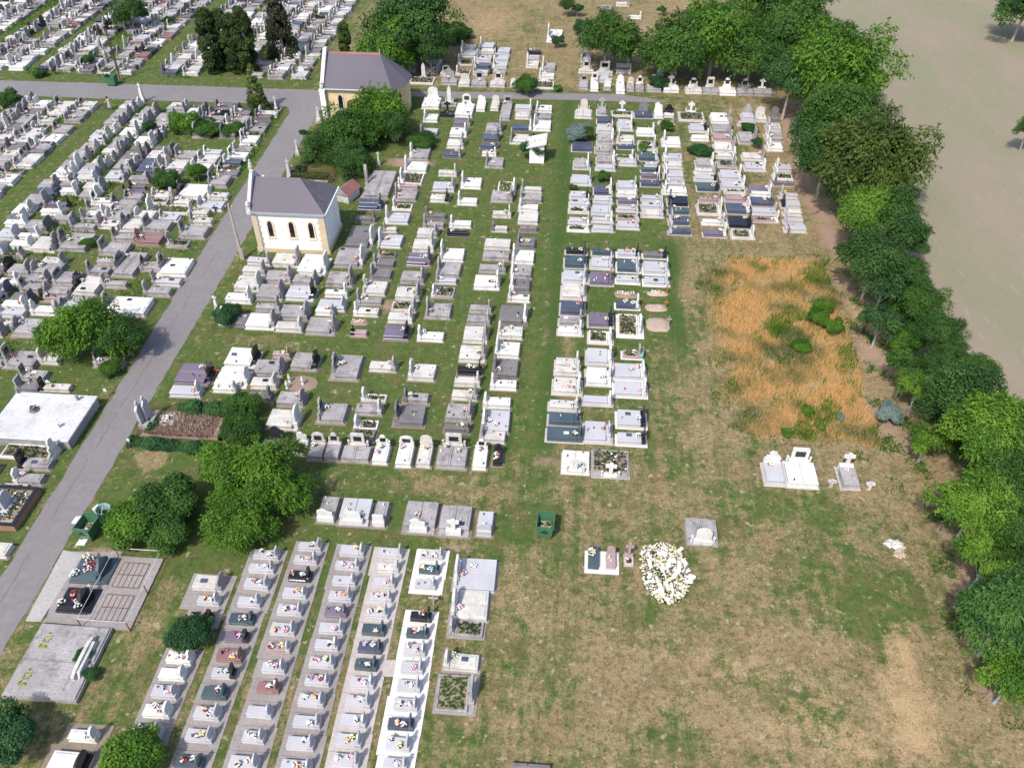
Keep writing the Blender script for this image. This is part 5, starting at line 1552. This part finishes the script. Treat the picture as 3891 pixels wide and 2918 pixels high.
variants('shrub', 2, R_=4, n_cl=34, per=460, L=.38, W=.24, droop=.1, squash=.7, spray=False, low=-.15)
variants('cypress', 2, R_=1.5, n_cl=110, per=190, L=.30, W=.15, droop=0, squash=2.7, shape='column', spray=False)
variants('cone', 2, R_=2, n_cl=120, per=230, L=.26, W=.13, droop=.25, squash=1.8, shape='cone', spray=False)
_tc = [0]
def trunk_mesh(h, ends, scale, rb, bark, rng_, sc2=1.0):
    m = MB(); lean = (rng_.uniform(-.3, .3), rng_.uniform(-.3, .3)); top = (lean[0], lean[1], h * .85)
    mid = (lean[0] * .5, lean[1] * .5, h * .45); m.tube((0, 0, 0), mid, rb, rb * .75, bark, 7, False); m.tube(mid, top, rb * .75, rb * .45, bark, 7, False)
    for e_ in rng_.sample(ends, min(6, len(ends))):
        p = (e_[0] * scale, e_[1] * scale, h + e_[2] * scale * sc2); m.tube(mid if rng_.random() < .5 else top, p, rb * .4, rb * .12, bark, 5, False)
    return m
def tree(x, y, r, zc, kind, mat, label, cat='tree', name='tree', group=None, bark='wood', zs=1.0, px=True, rb=None, trunk=True):
    """x, y: crown centre in the photo at 2212 px width; r crown radius in those pixels; zc height of the crown's centre"""
    i = _tc[0]; _tc[0] += 1; rnd = random.Random(500 + i); u, v = D(x, y, zc) if px else (x, y)
    R0 = {'cypress': 1.5, 'cone': 2}.get(kind, 4.0); rm = r * 1.759 * depth(u, v, zc) / FPX * (1.1 if kind in ('locust', 'dense', 'shrub', 'young') else 1.2) if px else r; s = rm / R0
    me, ends = CR[kind][i % len(CR[kind])]; t = empty(name, (u, v, 0), label, cat, group, rnd.uniform(0, 6.28))
    if trunk: trunk_mesh(zc, [tuple(e_) for e_ in ends], s * .8, rb or max(.06, rm * .05), bark, rnd, zs).build('trunk', t)
    o = link('crown', me, t, (0, 0, zc), (0, 0, 0), (s, s, s * zs)); o.material_slots[0].link = 'OBJECT'; o.material_slots[0].material = MATS[mat]; return t
BELT = [ # the belt between cemetery and field, from the near end up
 (2195, 1455, 70, 3.2, 'young', 'leaf_bright', 'bright green leaning young tree'), (2170, 1335, 84, 4.0, 'locust', 'leaf_jade', 'bluish green feathery tree'), (2215, 1250, 60, 3.5, 'dense', 'leaf_dark', 'dark dense bush-like tree'),
 (2135, 1205, 60, 3.6, 'young', 'leaf_bright', 'light green slender tree'), (2195, 1140, 65, 4, 'dense', 'leaf_mid', 'dull green dense tree'), (2110, 1085, 72, 4.0, 'locust', 'leaf_bright', 'yellow-green feathery tree with bare stems'),
 (2170, 1020, 62, 4, 'dense', 'leaf_mid', 'broad dull green tree'), (2145, 930, 78, 5, 'locust', 'leaf_bright', 'tall yellow-green tree'), (2008, 945, 40, 2.6, 'young', 'leaf_bright', 'small bright tree on two thin stems'),
 (2095, 860, 84, 4.2, 'dense', 'leaf_dark', 'broad dark green tree'), (2110, 805, 50, 3.4, 'dense', 'leaf_mid', 'green tree at the field edge'), (1960, 795, 44, 3.0, 'young', 'leaf_mid', 'thin leaved green sapling with forked stem'), (1985, 835, 35, 3, 'young', 'leaf_bright', 'slim sapling on a tall bare stem'),
 (2032, 712, 47, 3.4, 'dense', 'leaf_dark', 'dark rounded tree'), (1905, 690, 42, 3, 'young', 'leaf_bluish', 'sparse pale sapling'), (1995, 652, 42, 3.4, 'locust', 'leaf_mid', 'light green spreading tree'), (1910, 612, 45, 3.6, 'young', 'leaf_bluish', 'thin grey-stemmed tree'),
 (1968, 590, 40, 3.6, 'dense', 'leaf_dark', 'dark narrow tree at the field edge'), (1890, 560, 62, 4.5, 'locust', 'leaf_dark', 'dark drooping tree'), (1940, 470, 60, 5.5, 'locust', 'leaf_dark', 'dark feathery tree'), (1878, 455, 58, 5.5, 'locust', 'leaf_bright', 'bright tree with yellow sprays'),
 (1885, 345, 102, 6.0, 'locust', 'leaf_olive', 'very large olive tree with yellow pods'), (1790, 330, 75, 5, 'dense', 'leaf_dark', 'dark tree beside the upper graves'), (1825, 255, 80, 6, 'dense', 'leaf_mid', 'grey-green spreading tree'),
 (1805, 155, 100, 6.4, 'locust', 'leaf_locust', 'largest fresh green tree'), (1710, 165, 60, 5.5, 'dense', 'leaf_bluish', 'bluish tree at the end of the grave row'), (1715, 60, 72, 6.0, 'locust', 'leaf_mid', 'tall dark green tree'), (1660, 15, 75, 6, 'dense', 'leaf_dark', 'dark tree at the dry clearing'), (1725, -20, 56, 6, 'locust', 'leaf_mid', 'green tree at the very top')]
for i, (x, y, r, z, k, mt, lb) in enumerate(BELT):
    tree(x, y, r, z, k, mt, f"{lb}, {(['first', 'second', 'third', 'fourth', 'fifth', 'sixth', 'seventh', 'eighth', 'ninth', 'tenth', 'eleventh', 'twelfth', 'thirteenth', 'fourteenth', 'fifteenth', 'sixteenth', 'seventeenth', 'eighteenth', 'nineteenth', 'twentieth'] + ['twenty-' + o for o in ORD])[i]} up the field-edge belt", group='trees in the belt along the field', bark='metal_grey' if k == 'young' else 'wood')
for i, (x, y, r, z, mt, lb) in enumerate(((2215, 1400, 60, 2.6, 'leaf_dark', 'dark undergrowth tree at the near end of the belt'), (2190, 1225, 50, 2.4, 'leaf_mid', 'undergrowth tree behind the light green slender tree'), (2205, 1070, 60, 3, 'leaf_dark', 'dark undergrowth tree beyond the yellow-green feathery tree'),
    (2195, 960, 60, 3.4, 'leaf_mid', 'field side undergrowth tree by the tall yellow-green tree'), (2140, 880, 44, 3, 'leaf_mid', 'field side bush tree next to the broad dark tree'), (2065, 850, 55, 2.4, 'leaf_dark', 'dark bush tree under the broad dark tree'), (2058, 778, 34, 2.4, 'leaf_dark', 'dark bush tree above the sapling with forked stem'),
    (2050, 742, 34, 2.6, 'leaf_mid', 'green bush tree at the bulge of the belt'), (1985, 718, 30, 2.2, 'leaf_dark', 'dark understorey tree behind the sparse pale sapling'), (1985, 622, 32, 2.6, 'leaf_dark', 'dark understorey tree at the narrow part of the belt'), (1965, 520, 42, 3.4, 'leaf_dark', 'dark tree below the dark feathery one'), (1868, 520, 32, 2.6, 'leaf_dark', 'dark low tree beside the bare path'),
    (1845, 420, 50, 3.6, 'leaf_dark', 'dark tree under the very large olive tree'), (1915, 410, 44, 4, 'leaf_mid', 'green tree between the olive tree and the field'), (1850, 300, 60, 4.5, 'leaf_dark', 'dark tree behind the large olive tree'), (1760, 280, 55, 4, 'leaf_bluish', 'bluish low tree at the corner of the upper graves'), (1855, 225, 42, 5, 'leaf_mid', 'green tree on the field side of the largest tree'), (1780, 90, 62, 5, 'leaf_mid', 'green tree merging into the tall dark one'))):
    tree(x, y, r, z, 'dense', mt, lb, group='understorey trees in the field belt')
for i, (x, y, r, lb) in enumerate(((1935, 655, 34, 'low bush at the foot of the thin grey-stemmed tree'), (1975, 690, 34, 'low bush under the light green spreading tree'), (1955, 745, 36, 'low bush beside the dark rounded tree'), (2000, 800, 38, 'low bush in the gap above the slim sapling'), (2035, 830, 36, 'low bush near the broad dark tree'),
    (2050, 905, 36, 'low bush behind the small two-stemmed tree'), (2080, 960, 38, 'low bush under the tall yellow-green tree'), (2120, 1040, 40, 'low bush between the two yellow-green trees'), (2160, 1120, 42, 'low bush below the yellow-green feathery tree'), (2180, 1200, 42, 'low bush behind the slender light tree'), (2190, 1280, 40, 'low bush above the bluish feathery tree'),
    (1915, 585, 34, 'low bush under the dark drooping tree'), (1935, 530, 32, 'low bush on the field side of the narrow part'), (2205, 1470, 40, 'low bush at the near end of the belt'))):
    tree(x, y, r, 1.3, 'shrub', ('leaf_mid', 'leaf_dark', 'leaf_locust', 'leaf_dark', 'leaf_jade')[i % 5], lb, 'bush', 'bush', 'low bushes filling the field belt', zs=1.1, rb=.05)
OTH = [(580, 1035, 78, 2.5, 'locust', 'leaf_locust', 'large bright green feathery tree in front of the iron railing'), (500, 1015, 66, 2.0, 'locust', 'leaf_locust', 'sprawling feathery tree beside the rusty railing corner'), (512, 1130, 66, 1.7, 'locust', 'leaf_locust', 'leafy green mass under the large feathery tree'),
 (622, 1060, 46, 1.9, 'locust', 'leaf_locust', 'drooping green tree reaching over the dark grave row'),
 (185, 710, 74, 2.6, 'locust', 'leaf_locust', 'bright green drooping tree among the graves across the lane'), (262, 722, 50, 2.2, 'dense', 'leaf_dark', 'dark bushy tree beside the drooping one across the lane'),
 (885, 60, 95, 5, 'dense', 'leaf_dark', 'big dark green tree behind the yellow chapel'), (845, 105, 68, 3.2, 'locust', 'leaf_locust', 'creeper covered lower tree behind the yellow chapel'), (930, 100, 50, 3.5, 'dense', 'leaf_dark', 'dark tree flank behind the yellow chapel'),
 (1310, 88, 62, 4, 'locust', 'leaf_mid', 'round green tree by the aisle behind the grave row'), (1460, 100, 72, 4.5, 'locust', 'leaf_mid', 'first tree of the broad clump behind the row'), (1545, 80, 80, 5.2, 'locust', 'leaf_locust', 'tallest middle tree of the broad clump behind the row'), (1625, 115, 62, 4.2, 'locust', 'leaf_mid', 'tree of the broad clump nearest the field belt'),
 (808, 248, 58, 2.7, 'locust', 'leaf_locust', 'climbing drooping tree against the yellow chapel'), (752, 290, 60, 2.0, 'locust', 'leaf_mid', 'dense green thicket between the two chapels'), (700, 318, 50, 1.5, 'dense', 'leaf_dark', 'dark thicket at the lane between the chapels'), (758, 345, 46, 1.6, 'dense', 'leaf_dark', 'brownish dark bush behind the fenced plot'), (850, 270, 34, 2.2, 'locust', 'leaf_dark', 'dark green bush at the apse of the yellow chapel'),
 (280, 30, 34, 2.6, 'locust', 'leaf_dark', 'dark tree among the far graves'), (2215, 15, 62, 5, 'dense', 'leaf_dark', 'dark tree at the far corner of the field'), (2225, 275, 26, 3.2, 'dense', 'leaf_mid', 'tree half out of sight beyond the field'), (1225, 10, 18, 1.8, 'dense', 'leaf_dark', 'dark clipped ball tree by the aisle')]
for x, y, r, z, k, mt, lb in OTH: tree(x, y, r, z, k, mt, lb)
for i, (x, y, r, z, lb) in enumerate(((452, 95, 22, 3.9, 'dark column cypress at the lane end of the group'), (482, 92, 20, 3.7, 'column cypress second in the group of four'), (505, 100, 20, 3.6, 'column cypress third in the group of four'), (528, 95, 22, 3.9, 'broad column cypress nearest the dark conifer'))):
    tree(x, y, r, z, 'cypress', 'leaf_cypress', lb, group='group of tall column cypresses', zs=1.0)
tree(600, 52, 36, 4.4, 'cone', 'leaf_conifer', 'tall brown-green conifer beside the cypresses', zs=1.25); tree(552, 205, 27, 2.2, 'cone', 'leaf_thuja', 'yellow-green pointed thuja at the lane edge', zs=1.1); tree(745, 92, 13, 2.6, 'cypress', 'leaf_olive', 'slim creeper covered pole behind the yellow chapel roof', name='creeper_column', zs=1.0)
SHR = [(290, 1130, 62, 1.1, 'shrub', 'leaf_locust', 'broad dark green overgrown thicket beside the waste container'), (365, 1095, 66, 1.3, 'shrub', 'leaf_mid', 'dark overgrown thicket between the container bush and the feathery tree'), (365, 1150, 52, .9, 'shrub', 'leaf_mid', 'low near edge of the dark overgrown thicket'), (410, 1372, 46, .9, 'shrub', 'leaf_hedge', 'dense dark green bush among the first urn column'), (20, 1590, 62, 1.4, 'shrub', 'leaf_hedge', 'dark green hedge bush at the near corner'),
 (285, 1640, 66, 1.0, 'shrub', 'leaf_bright', 'bright yellow-green bush at the near edge'), (1922, 893, 28, .8, 'shrub', 'leaf_silver', 'silvery grey-green bush by the trees'), (492, 682, 32, .7, 'shrub', 'leaf_hedge', 'dark ivy covering a grave beside the white pillar'),
 (515, 880, 38, 1.2, 'shrub', 'leaf_mid', 'green bush at the far corner of the railing'), (520, 930, 42, 1.0, 'shrub', 'leaf_mid', 'green bush at the near corner of the railing'),
 (1248, 290, 27, .7, 'shrub', 'leaf_silver', 'blue-green mounded juniper on an upper grave'), (1268, 288, 16, .9, 'shrub', 'leaf_olive', 'olive bush beside the mounded juniper'), (1155, 318, 28, 1.4, 'shrub', 'leaf_hedge', 'ivy bush wrapped round the whitewashed shrine'), (910, 305, 34, .6, 'shrub', 'leaf_mid', 'low green bush below the side lane'), (1138, 185, 26, 1.2, 'shrub', 'leaf_mid', 'green bush beside the second row behind the lane'),
 (1635, 308, 12, .8, 'shrub', 'leaf_hedge', 'small round bush between upper columns'), (1510, 325, 24, .4, 'shrub', 'leaf_hedge', 'low dark green planting in an upper column'), (1618, 277, 18, .4, 'shrub', 'leaf_mid', 'low green planting behind a grey upper grave'), (1238, 404, 9, .4, 'shrub', 'leaf_olive', 'olive ball bush at the aisle'), (1440, 272, 16, .5, 'shrub', 'leaf_mid', 'green shrub growing in an upper grave'), (1305, 380, 16, .6, 'shrub', 'leaf_mid', 'green plants in the second upper column'), (1388, 318, 10, .5, 'shrub', 'leaf_bright', 'yellow-green shrub in an upper grave'),
 (1775, 665, 22, .7, 'shrub', 'leaf_locust', 'bright weed bush in the dry grass, farthest'), (1765, 685, 22, .7, 'shrub', 'leaf_locust', 'weed bush in the dry grass, beside the farthest'), (1800, 705, 22, .7, 'shrub', 'leaf_locust', 'weed bush at the field side of the dry grass'), (1730, 748, 22, .3, 'shrub', 'leaf_locust', 'flat green plant patch within the dry grass'), (1775, 922, 9, .4, 'shrub', 'leaf_bright', 'small bright weed clump low in the dry grass'), (1700, 935, 14, .3, 'shrub', 'leaf_bright', 'bright weed patch at the foot of the dry grass'), (1745, 885, 14, .4, 'shrub', 'leaf_locust', 'green weed clump in the lower dry grass'), (1817, 900, 9, .4, 'shrub', 'leaf_silver', 'small silvery weed clump in the dry grass'),
 (400, 268, 32, .8, 'shrub', 'leaf_locust', 'bright green bush in the overgrown far graves'), (445, 280, 34, .6, 'shrub', 'leaf_mid', 'green overgrowth spreading over far graves'), (500, 280, 26, .5, 'shrub', 'leaf_mid', 'green overgrowth at the end of the far thicket'), (322, 275, 16, .8, 'shrub', 'leaf_hedge', 'round dark bush beside the far thicket'), (360, 388, 27, .9, 'shrub', 'leaf_dark', 'dark round bush among graves across the lane'), (425, 372, 22, 1.0, 'shrub', 'leaf_locust', 'bright bush beside the dark round bush'), (15, 215, 26, 1.1, 'shrub', 'leaf_mid', 'green bush at the edge of the far block'), (188, 525, 16, .5, 'shrub', 'leaf_locust', 'small feathery shrub between graves across the lane'),
 (362, 45, 12, 1.1, 'shrub', 'leaf_dark', 'dark ball shrub in the far block'), (85, 160, 16, .4, 'shrub', 'leaf_mid', 'low green shrubs along the side lane'), (190, 130, 14, .9, 'shrub', 'leaf_dark', 'dark flowering bush in the far block'), (655, 288, 9, 1.1, 'shrub', 'leaf_hedge', 'clipped column hedge bush at the lane'), (1430, 22, 10, .9, 'shrub', 'leaf_mid', 'small bush on the dry clearing'), (1455, 70, 14, 1.2, 'shrub', 'leaf_hedge', 'dark bush beside the broad clump'), (1260, 60, 20, 1.0, 'shrub', 'leaf_hedge', 'ivy hedge by the aisle behind the row'), (1248, 20, 12, 1.2, 'shrub', 'leaf_hedge', 'green hedge bush farther up the aisle'), (1205, 88, 14, 1.0, 'shrub', 'leaf_hedge', 'bush behind the small far tomb'), (1205, 190, 10, .5, 'shrub', 'leaf_bright', 'bright shrub beside the aisle'), (980, 75, 36, .8, 'shrub', 'leaf_mid', 'low green growth beside the big dark tree'), (1420, 180, 20, .8, 'shrub', 'leaf_hedge', 'green growth under the broad clump'), (240, 795, 26, .5, 'shrub', 'leaf_mid', 'low green growth under the drooping tree'), (900, 945 * 0 + 410, 1, .1, 'shrub', 'leaf_mid', None),
 (1100, 1640 * 0 + 5, 1, .1, 'shrub', 'leaf_mid', None), (1780, 1010 * 0 + 5, 1, .1, 'shrub', 'leaf_mid', None), (180, 1415, 18, .5, 'shrub', 'leaf_hedge', 'dark ivy at the foot of the curved headstone'), (195, 1455, 16, .4, 'shrub', 'leaf_hedge', 'dark creeper at the corner of the family tomb')]
for x, y, r, z, k, mt, lb in SHR:
    if lb: tree(x, y, r, z, k, mt, lb, 'bush', 'bush', zs=.8 if z > .6 else .5, trunk=z > .6, rb=.05)
def hedge(pts, hw, h, mat, n, label, seed, L=.26, W=.2):
    rng = np.random.default_rng(seed); Ps = []; Os = []; T = []
    seg = [(a, b, math.hypot(b[0] - a[0], b[1] - a[1])) for a, b in zip(pts, pts[1:])]; tot = sum(s[2] for s in seg)
    for a, b, l in seg:
        k = int(n * l / tot); f = rng.random(k); lum = .7 + .3 * np.sin(f * l * 2.1 + seed) * np.sin(f * l * .9 + 1); th = rng.uniform(0, math.pi, k)
        nx_, ny_ = -(b[1] - a[1]) / l, (b[0] - a[0]) / l; o = np.cos(th) * hw * lum; z = np.sin(th) * h * lum * rng.uniform(.7, 1.1, k)
        Ps.append(np.stack([a[0] + (b[0] - a[0]) * f + nx_ * o, a[1] + (b[1] - a[1]) * f + ny_ * o, z], 1)); Os.append(np.stack([nx_ * np.cos(th), ny_ * np.cos(th), np.sin(th)], 1)); T.append(np.clip(.4 + .3 * np.sin(f * l * 1.7) + rng.normal(0, .2, k), 0, 1))
    P = np.concatenate(Ps); V_, F_, _ = leaves(P, np.concatenate(Os), L, W, .3, rng, None); return link('ivy_hedge', npmesh('ivy', V_, F_, [mat], tint=np.concatenate(T)), label=label, category='hedge')
hedge([(ua - .2, va - .5), (ua + 3, va - .7), (ub, va - .9)], .75, .8, 'leaf_hedge', 5200, 'ivy hedge growing along the near side of the rusty iron railing', 3)
hedge([(ub + .3, va), (ub + .6, (va + vb) / 2), (ub + .3, vb)], .8, 1.7, 'leaf_mid', 4200, 'tall creeper hedge at the end of the rusty railing', 4)
hedge([(ua + 2.2, vb + .1), (ua + 4, vb), (ub + .2, vb)], .6, 1.1, 'leaf_hedge', 3400, 'ivy hedge on the far rail of the overgrown plot', 5)
hedge([(ua + .6, va + .6), (ua + .9, vb - 1.2)], .35, .3, 'leaf_hedge', 700, 'low ivy inside the overgrown plot behind the tall stones', 6)
a_ = cu('J', 0, 300); hedge([(-29.2, 96.8), (-26, 95.5), (-23, 95.2)], 1.6, 1.8, 'leaf_mid', 5200, 'dense thicket hedge at the foot of the yellow chapel', 7)
hedge([(-31, 78.5), (-30.4, 88), (-30.6, 94)], .8, 1.0, 'leaf_hedge', 4600, 'rough hedge along the lane between the two chapels', 8)
# creeper on the yellow chapel wall
rng = np.random.default_rng(9); n = 2600; P = np.stack([rng.normal(-23.4, .75, n), 98.9 - rng.uniform(.02, .35, n), rng.uniform(.2, 4.1, n)], 1); P2 = np.stack([rng.uniform(-28, -22, 1500), 98.6 - rng.uniform(0, .5, 1500), rng.uniform(.2, 2.6, 1500) ** 1.0], 1); P = np.concatenate([P, P2]); O = np.tile(np.array([[0, -1., .3]]), (len(P), 1))
V_, F_, _ = leaves(P, O, .34, .2, .5, rng, None); link('wall_creeper', npmesh('creeper', V_, F_, ['leaf_olive'], tint=rng.uniform(.1, .7, len(P))), label='olive green creeper climbing the wall of the yellow chapel', category='creeper')

# ------------------------------------------------------------------ tall dry grass and weeds
def blades(name, pts_fn, n, hl, wd, mat, tfn, seed, **kw):
    rng = np.random.default_rng(seed); X, Y = pts_fn(rng, n); n = len(X); h = rng.uniform(*hl, n); q = rng.uniform(0, 6.28, n); dx, dy = np.cos(q) * wd, np.sin(q) * wd; lx, ly = rng.normal(0, .12, n), rng.normal(0, .12, n)
    V_ = np.stack([np.stack([X - dx, Y - dy, X * 0], 1), np.stack([X + dx, Y + dy, X * 0], 1), np.stack([X + lx, Y + ly, h], 1)], 1).reshape(-1, 3)
    return link(name, npmesh(name, V_, np.arange(3 * n).reshape(n, 3), [mat], tint=tfn(X, Y, rng)), **kw)
def fnoise(X, Y, seed, s):
    r = random.Random(seed); o = 0
    for k in range(7): a, b, c = r.uniform(-1, 1), r.uniform(-1, 1), r.uniform(0, 6.28); f = s * (1 + k * .45); o = o + np.sin((X * a + Y * b) * f + c) / (1 + k * .3)
    return o / 2.6
def inwild(rng, n):
    X, Y = rng.uniform(10.5, 26, n), rng.uniform(45, 71.2, n); e1 = fnoise(X, Y, 4, .9) * .5
    left = np.where(Y > 69, 15.2, 12.6 - (70 - Y) * .02) + e1; lo = 46.3 - (X - 12) * .06 + e1; hi = 70.6 + e1 * .5; right = 24.9 - (70 - Y) * .03 + e1
    k = (rng.random(n) < np.clip((X - 12) / 3, .25, 1)) & (X > left) & (X < right) & (Y > lo) & (Y < hi) & (fnoise(X, Y, 8, 1.3) + rng.normal(0, .5, n) > -.55 + np.clip(14.5 - X, 0, 3) * .35)
    return X[k], Y[k]
blades('tall_dry_grass', inwild, 80000, (.2, .6), .02, 'straw', lambda X, Y, r: np.clip(.82 + fnoise(X, Y, 21, .8) * 1.15 + r.normal(0, .18, len(X)) - np.clip(14.8 - X, 0, 3) * .10, 0, 1), 3, kind='stuff', label='patch of tall orange dried grass mixed with green weeds', category='grass')
def weedpts(rng, n):
    X = np.concatenate([rng.normal(26.6, 1.6, n // 2), rng.uniform(12, 27, n // 2)]); Y = np.concatenate([rng.uniform(24, 66, n // 2), rng.uniform(44, 72, n // 2)])
    k = fnoise(X, Y, 31, 1.6) + rng.normal(0, .25, len(X)) > .62; return X[k], Y[k]
blades('weeds', weedpts, 60000, (.08, .28), .06, 'leaf_mid', lambda X, Y, r: r.uniform(.2, 1, len(X)), 5, kind='stuff', label='low green weeds along the edge of the trees', category='weeds')
def verge(rng, n):
    X, Y = rng.uniform(-100, -36.9, n), rng.uniform(50, 150, n); k = (fnoise(X, Y, 51, .7) + rng.normal(0, .3, n) > .5) & ((X > -58.2) | (X < -61)) & ((Y < 101) | (Y > 110)); return X[k], Y[k]
blades('undergrowth', verge, 150000, (.2, .7), .07, 'leaf_locust', lambda X, Y, r: r.uniform(.1, 1, len(X)), 6, kind='stuff', label='green undergrowth between the graves across the lane', category='undergrowth')
def wild2(rng, n):
    X, Y = inwild(rng, n); k = fnoise(X, Y, 77, 1.3) + (X - 18) * .06 + rng.normal(0, .25, len(X)) > .68; return X[k], Y[k]
blades('tall_weeds', wild2, 60000, (.25, .65), .05, 'leaf_locust', lambda X, Y, r: r.uniform(.1, 1, len(X)), 9, kind='stuff', label='green weeds growing through the dried grass', category='weeds')
def deadpts(rng, n): return rng.uniform(ua + .8, ub - .8, n), rng.uniform(va + .4, vb - .4, n)
blades('dead_brush', deadpts, 5000, (.05, .3), .05, 'dead', lambda X, Y, r: r.uniform(0, 1, len(X)), 7, kind='stuff', label='brown dead plants covering the overgrown plot', category='brush')
def tuft(rng, n):
    X, Y = rng.uniform(-31, 27, n), rng.uniform(17, 46, n); k = fnoise(X, Y, 61, 2.3) + rng.normal(0, .3, n) > .75; return X[k], Y[k]
blades('lawn_tufts', tuft, 90000, (.03, .1), .03, 'grassblade', lambda X, Y, r: r.uniform(0, 1, len(X)), 8, kind='stuff', label='short tufts of grass and dry stems over the lawn', category='grass')

# ------------------------------------------------------------------ woman with a bicycle
x, y = cu('A', 932, 925); t = empty('person', (x, y, 0), 'woman in pale top and grey skirt pushing a bicycle on the grass aisle', 'person', rz=0)
def skin(name, pts, edges, rad, mat, parent):
    me = bpy.data.meshes.new(name); me.from_pydata(pts, edges, []); o = bpy.data.objects.new(name, me); COL.objects.link(o); o.parent = parent; me.materials.append(MATS[mat])
    sm = o.modifiers.new('s', 'SKIN'); 
    for i, r in enumerate(rad): me.skin_vertices[0].data[i].radius = (r, r)
    me.skin_vertices[0].data[0].use_root = True; ss = o.modifiers.new('d', 'SUBSURF'); ss.levels = 1; ss.render_levels = 2; return o
P = [(0, 0, .9), (0, 0, 1.15), (-.03, 0, 1.36), (-.04, 0, 1.46), (-.06, 0, 1.58), (-.07, 0, 1.66), (-.03, .17, 1.34), (-.18, .22, 1.12), (-.42, .22, 1.02), (-.52, .22, 1.0), (-.03, -.17, 1.34), (-.18, -.22, 1.12), (-.42, -.22, 1.02), (-.52, -.22, 1.0),
     (.0, .09, .85), (-.12, .1, .48), (-.08, .1, .08), (-.22, .1, .04), (0, -.09, .85), (.1, -.1, .47), (.26, -.1, .1), (.14, -.1, .04)]
Ed = [(0, 1), (1, 2), (2, 3), (3, 4), (4, 5), (2, 6), (6, 7), (7, 8), (8, 9), (2, 10), (10, 11), (11, 12), (12, 13), (0, 14), (14, 15), (15, 16), (16, 17), (0, 18), (18, 19), (19, 20), (20, 21)]
skin('body', P, Ed, [.13, .12, .13, .055, .10, .08, .055, .045, .035, .03, .055, .045, .035, .03, .09, .06, .04, .035, .09, .06, .04, .035], 'skin', t)
m = MB(); m.lathe(.0, 0, [(.16, .9), (.15, 1.1), (.18, 1.3), (.12, 1.41)], 'cloth_pink', 12); m.build('blouse', t)
m = MB(); m.lathe(.03, 0, [(.33, .42), (.26, .65), (.165, .95)], 'cloth_grey', 12); m.build('skirt', t)
m = MB(); m.lathe(-.04, 0, [(.06, 1.47), (.12, 1.55), (.125, 1.66), (.07, 1.75)], 'hair', 10); m.build('hair', t)
t = empty('bicycle', (x - .62, y - .05, 0), 'dark bicycle held by the woman on the grass aisle', 'bicycle')
for s in (-.5, .5):
    m = MB(); n_ = 16
    for i in range(n_):
        a, b = 2 * math.pi * i / n_, 2 * math.pi * (i + 1) / n_; m.tube((s + .33 * math.cos(a), 0, .34 + .33 * math.sin(a)), (s + .33 * math.cos(b), 0, .34 + .33 * math.sin(b)), .022, .022, 'rubber', 4, False)
    for i in range(6): a = math.pi * i / 6; m.tube((s - .32 * math.cos(a), 0, .34 - .32 * math.sin(a)), (s + .32 * math.cos(a), 0, .34 + .32 * math.sin(a)), .004, .004, 'metal_grey', 3, False)
    m.build('wheel', t)
m = MB()
for p0, p1 in (((.5, 0, .34), (.05, 0, .3)), ((.05, 0, .3), (.18, 0, .85)), ((.5, 0, .34), (.17, 0, .8)), ((.05, 0, .3), (-.32, 0, .78)), ((.17, 0, .75), (-.33, 0, .82)), ((-.5, 0, .34), (-.32, 0, .95))): m.tube(p0, p1, .018, .018, 'iron', 5)
m.build('frame', t); m = MB(); m.tube((-.3, -.28, .98), (-.3, .28, .98), .014, .014, 'metal_grey', 5); m.build('handlebar', t); m = MB(); m.cbox(.06, .3, -.07, .07, .86, .91, 'rubber'); m.build('saddle', t)
# soil ring with little statues
x, y = cu('J', 320, 130); n_ = 20; sheet('soil', [(x + 1.35 * math.cos(i * .314), y + 1.0 * math.sin(i * .314)) for i in range(n_)], .02, 'soil', kind='structure')
for i, (px, py, lb) in enumerate(((225, 115, 'small white angel statue at the back of the round earth bed'), (203, 170, 'small white angel statue at the front of the round earth bed'), (335, 135, 'small white figure in the middle of the round earth bed'))):
    a, b = cu('J', px, py); m = MB(); m.lathe(0, 0, [(.13, 0), (.12, .12), (.07, .2), (.12, .45), (.1, .6), (.05, .66), (.075, .76), (.02, .85)], 'white', 9); m.build('garden_statue', None, (a, b, .02), label=lb, category='statue', group='white statues on the round earth bed')
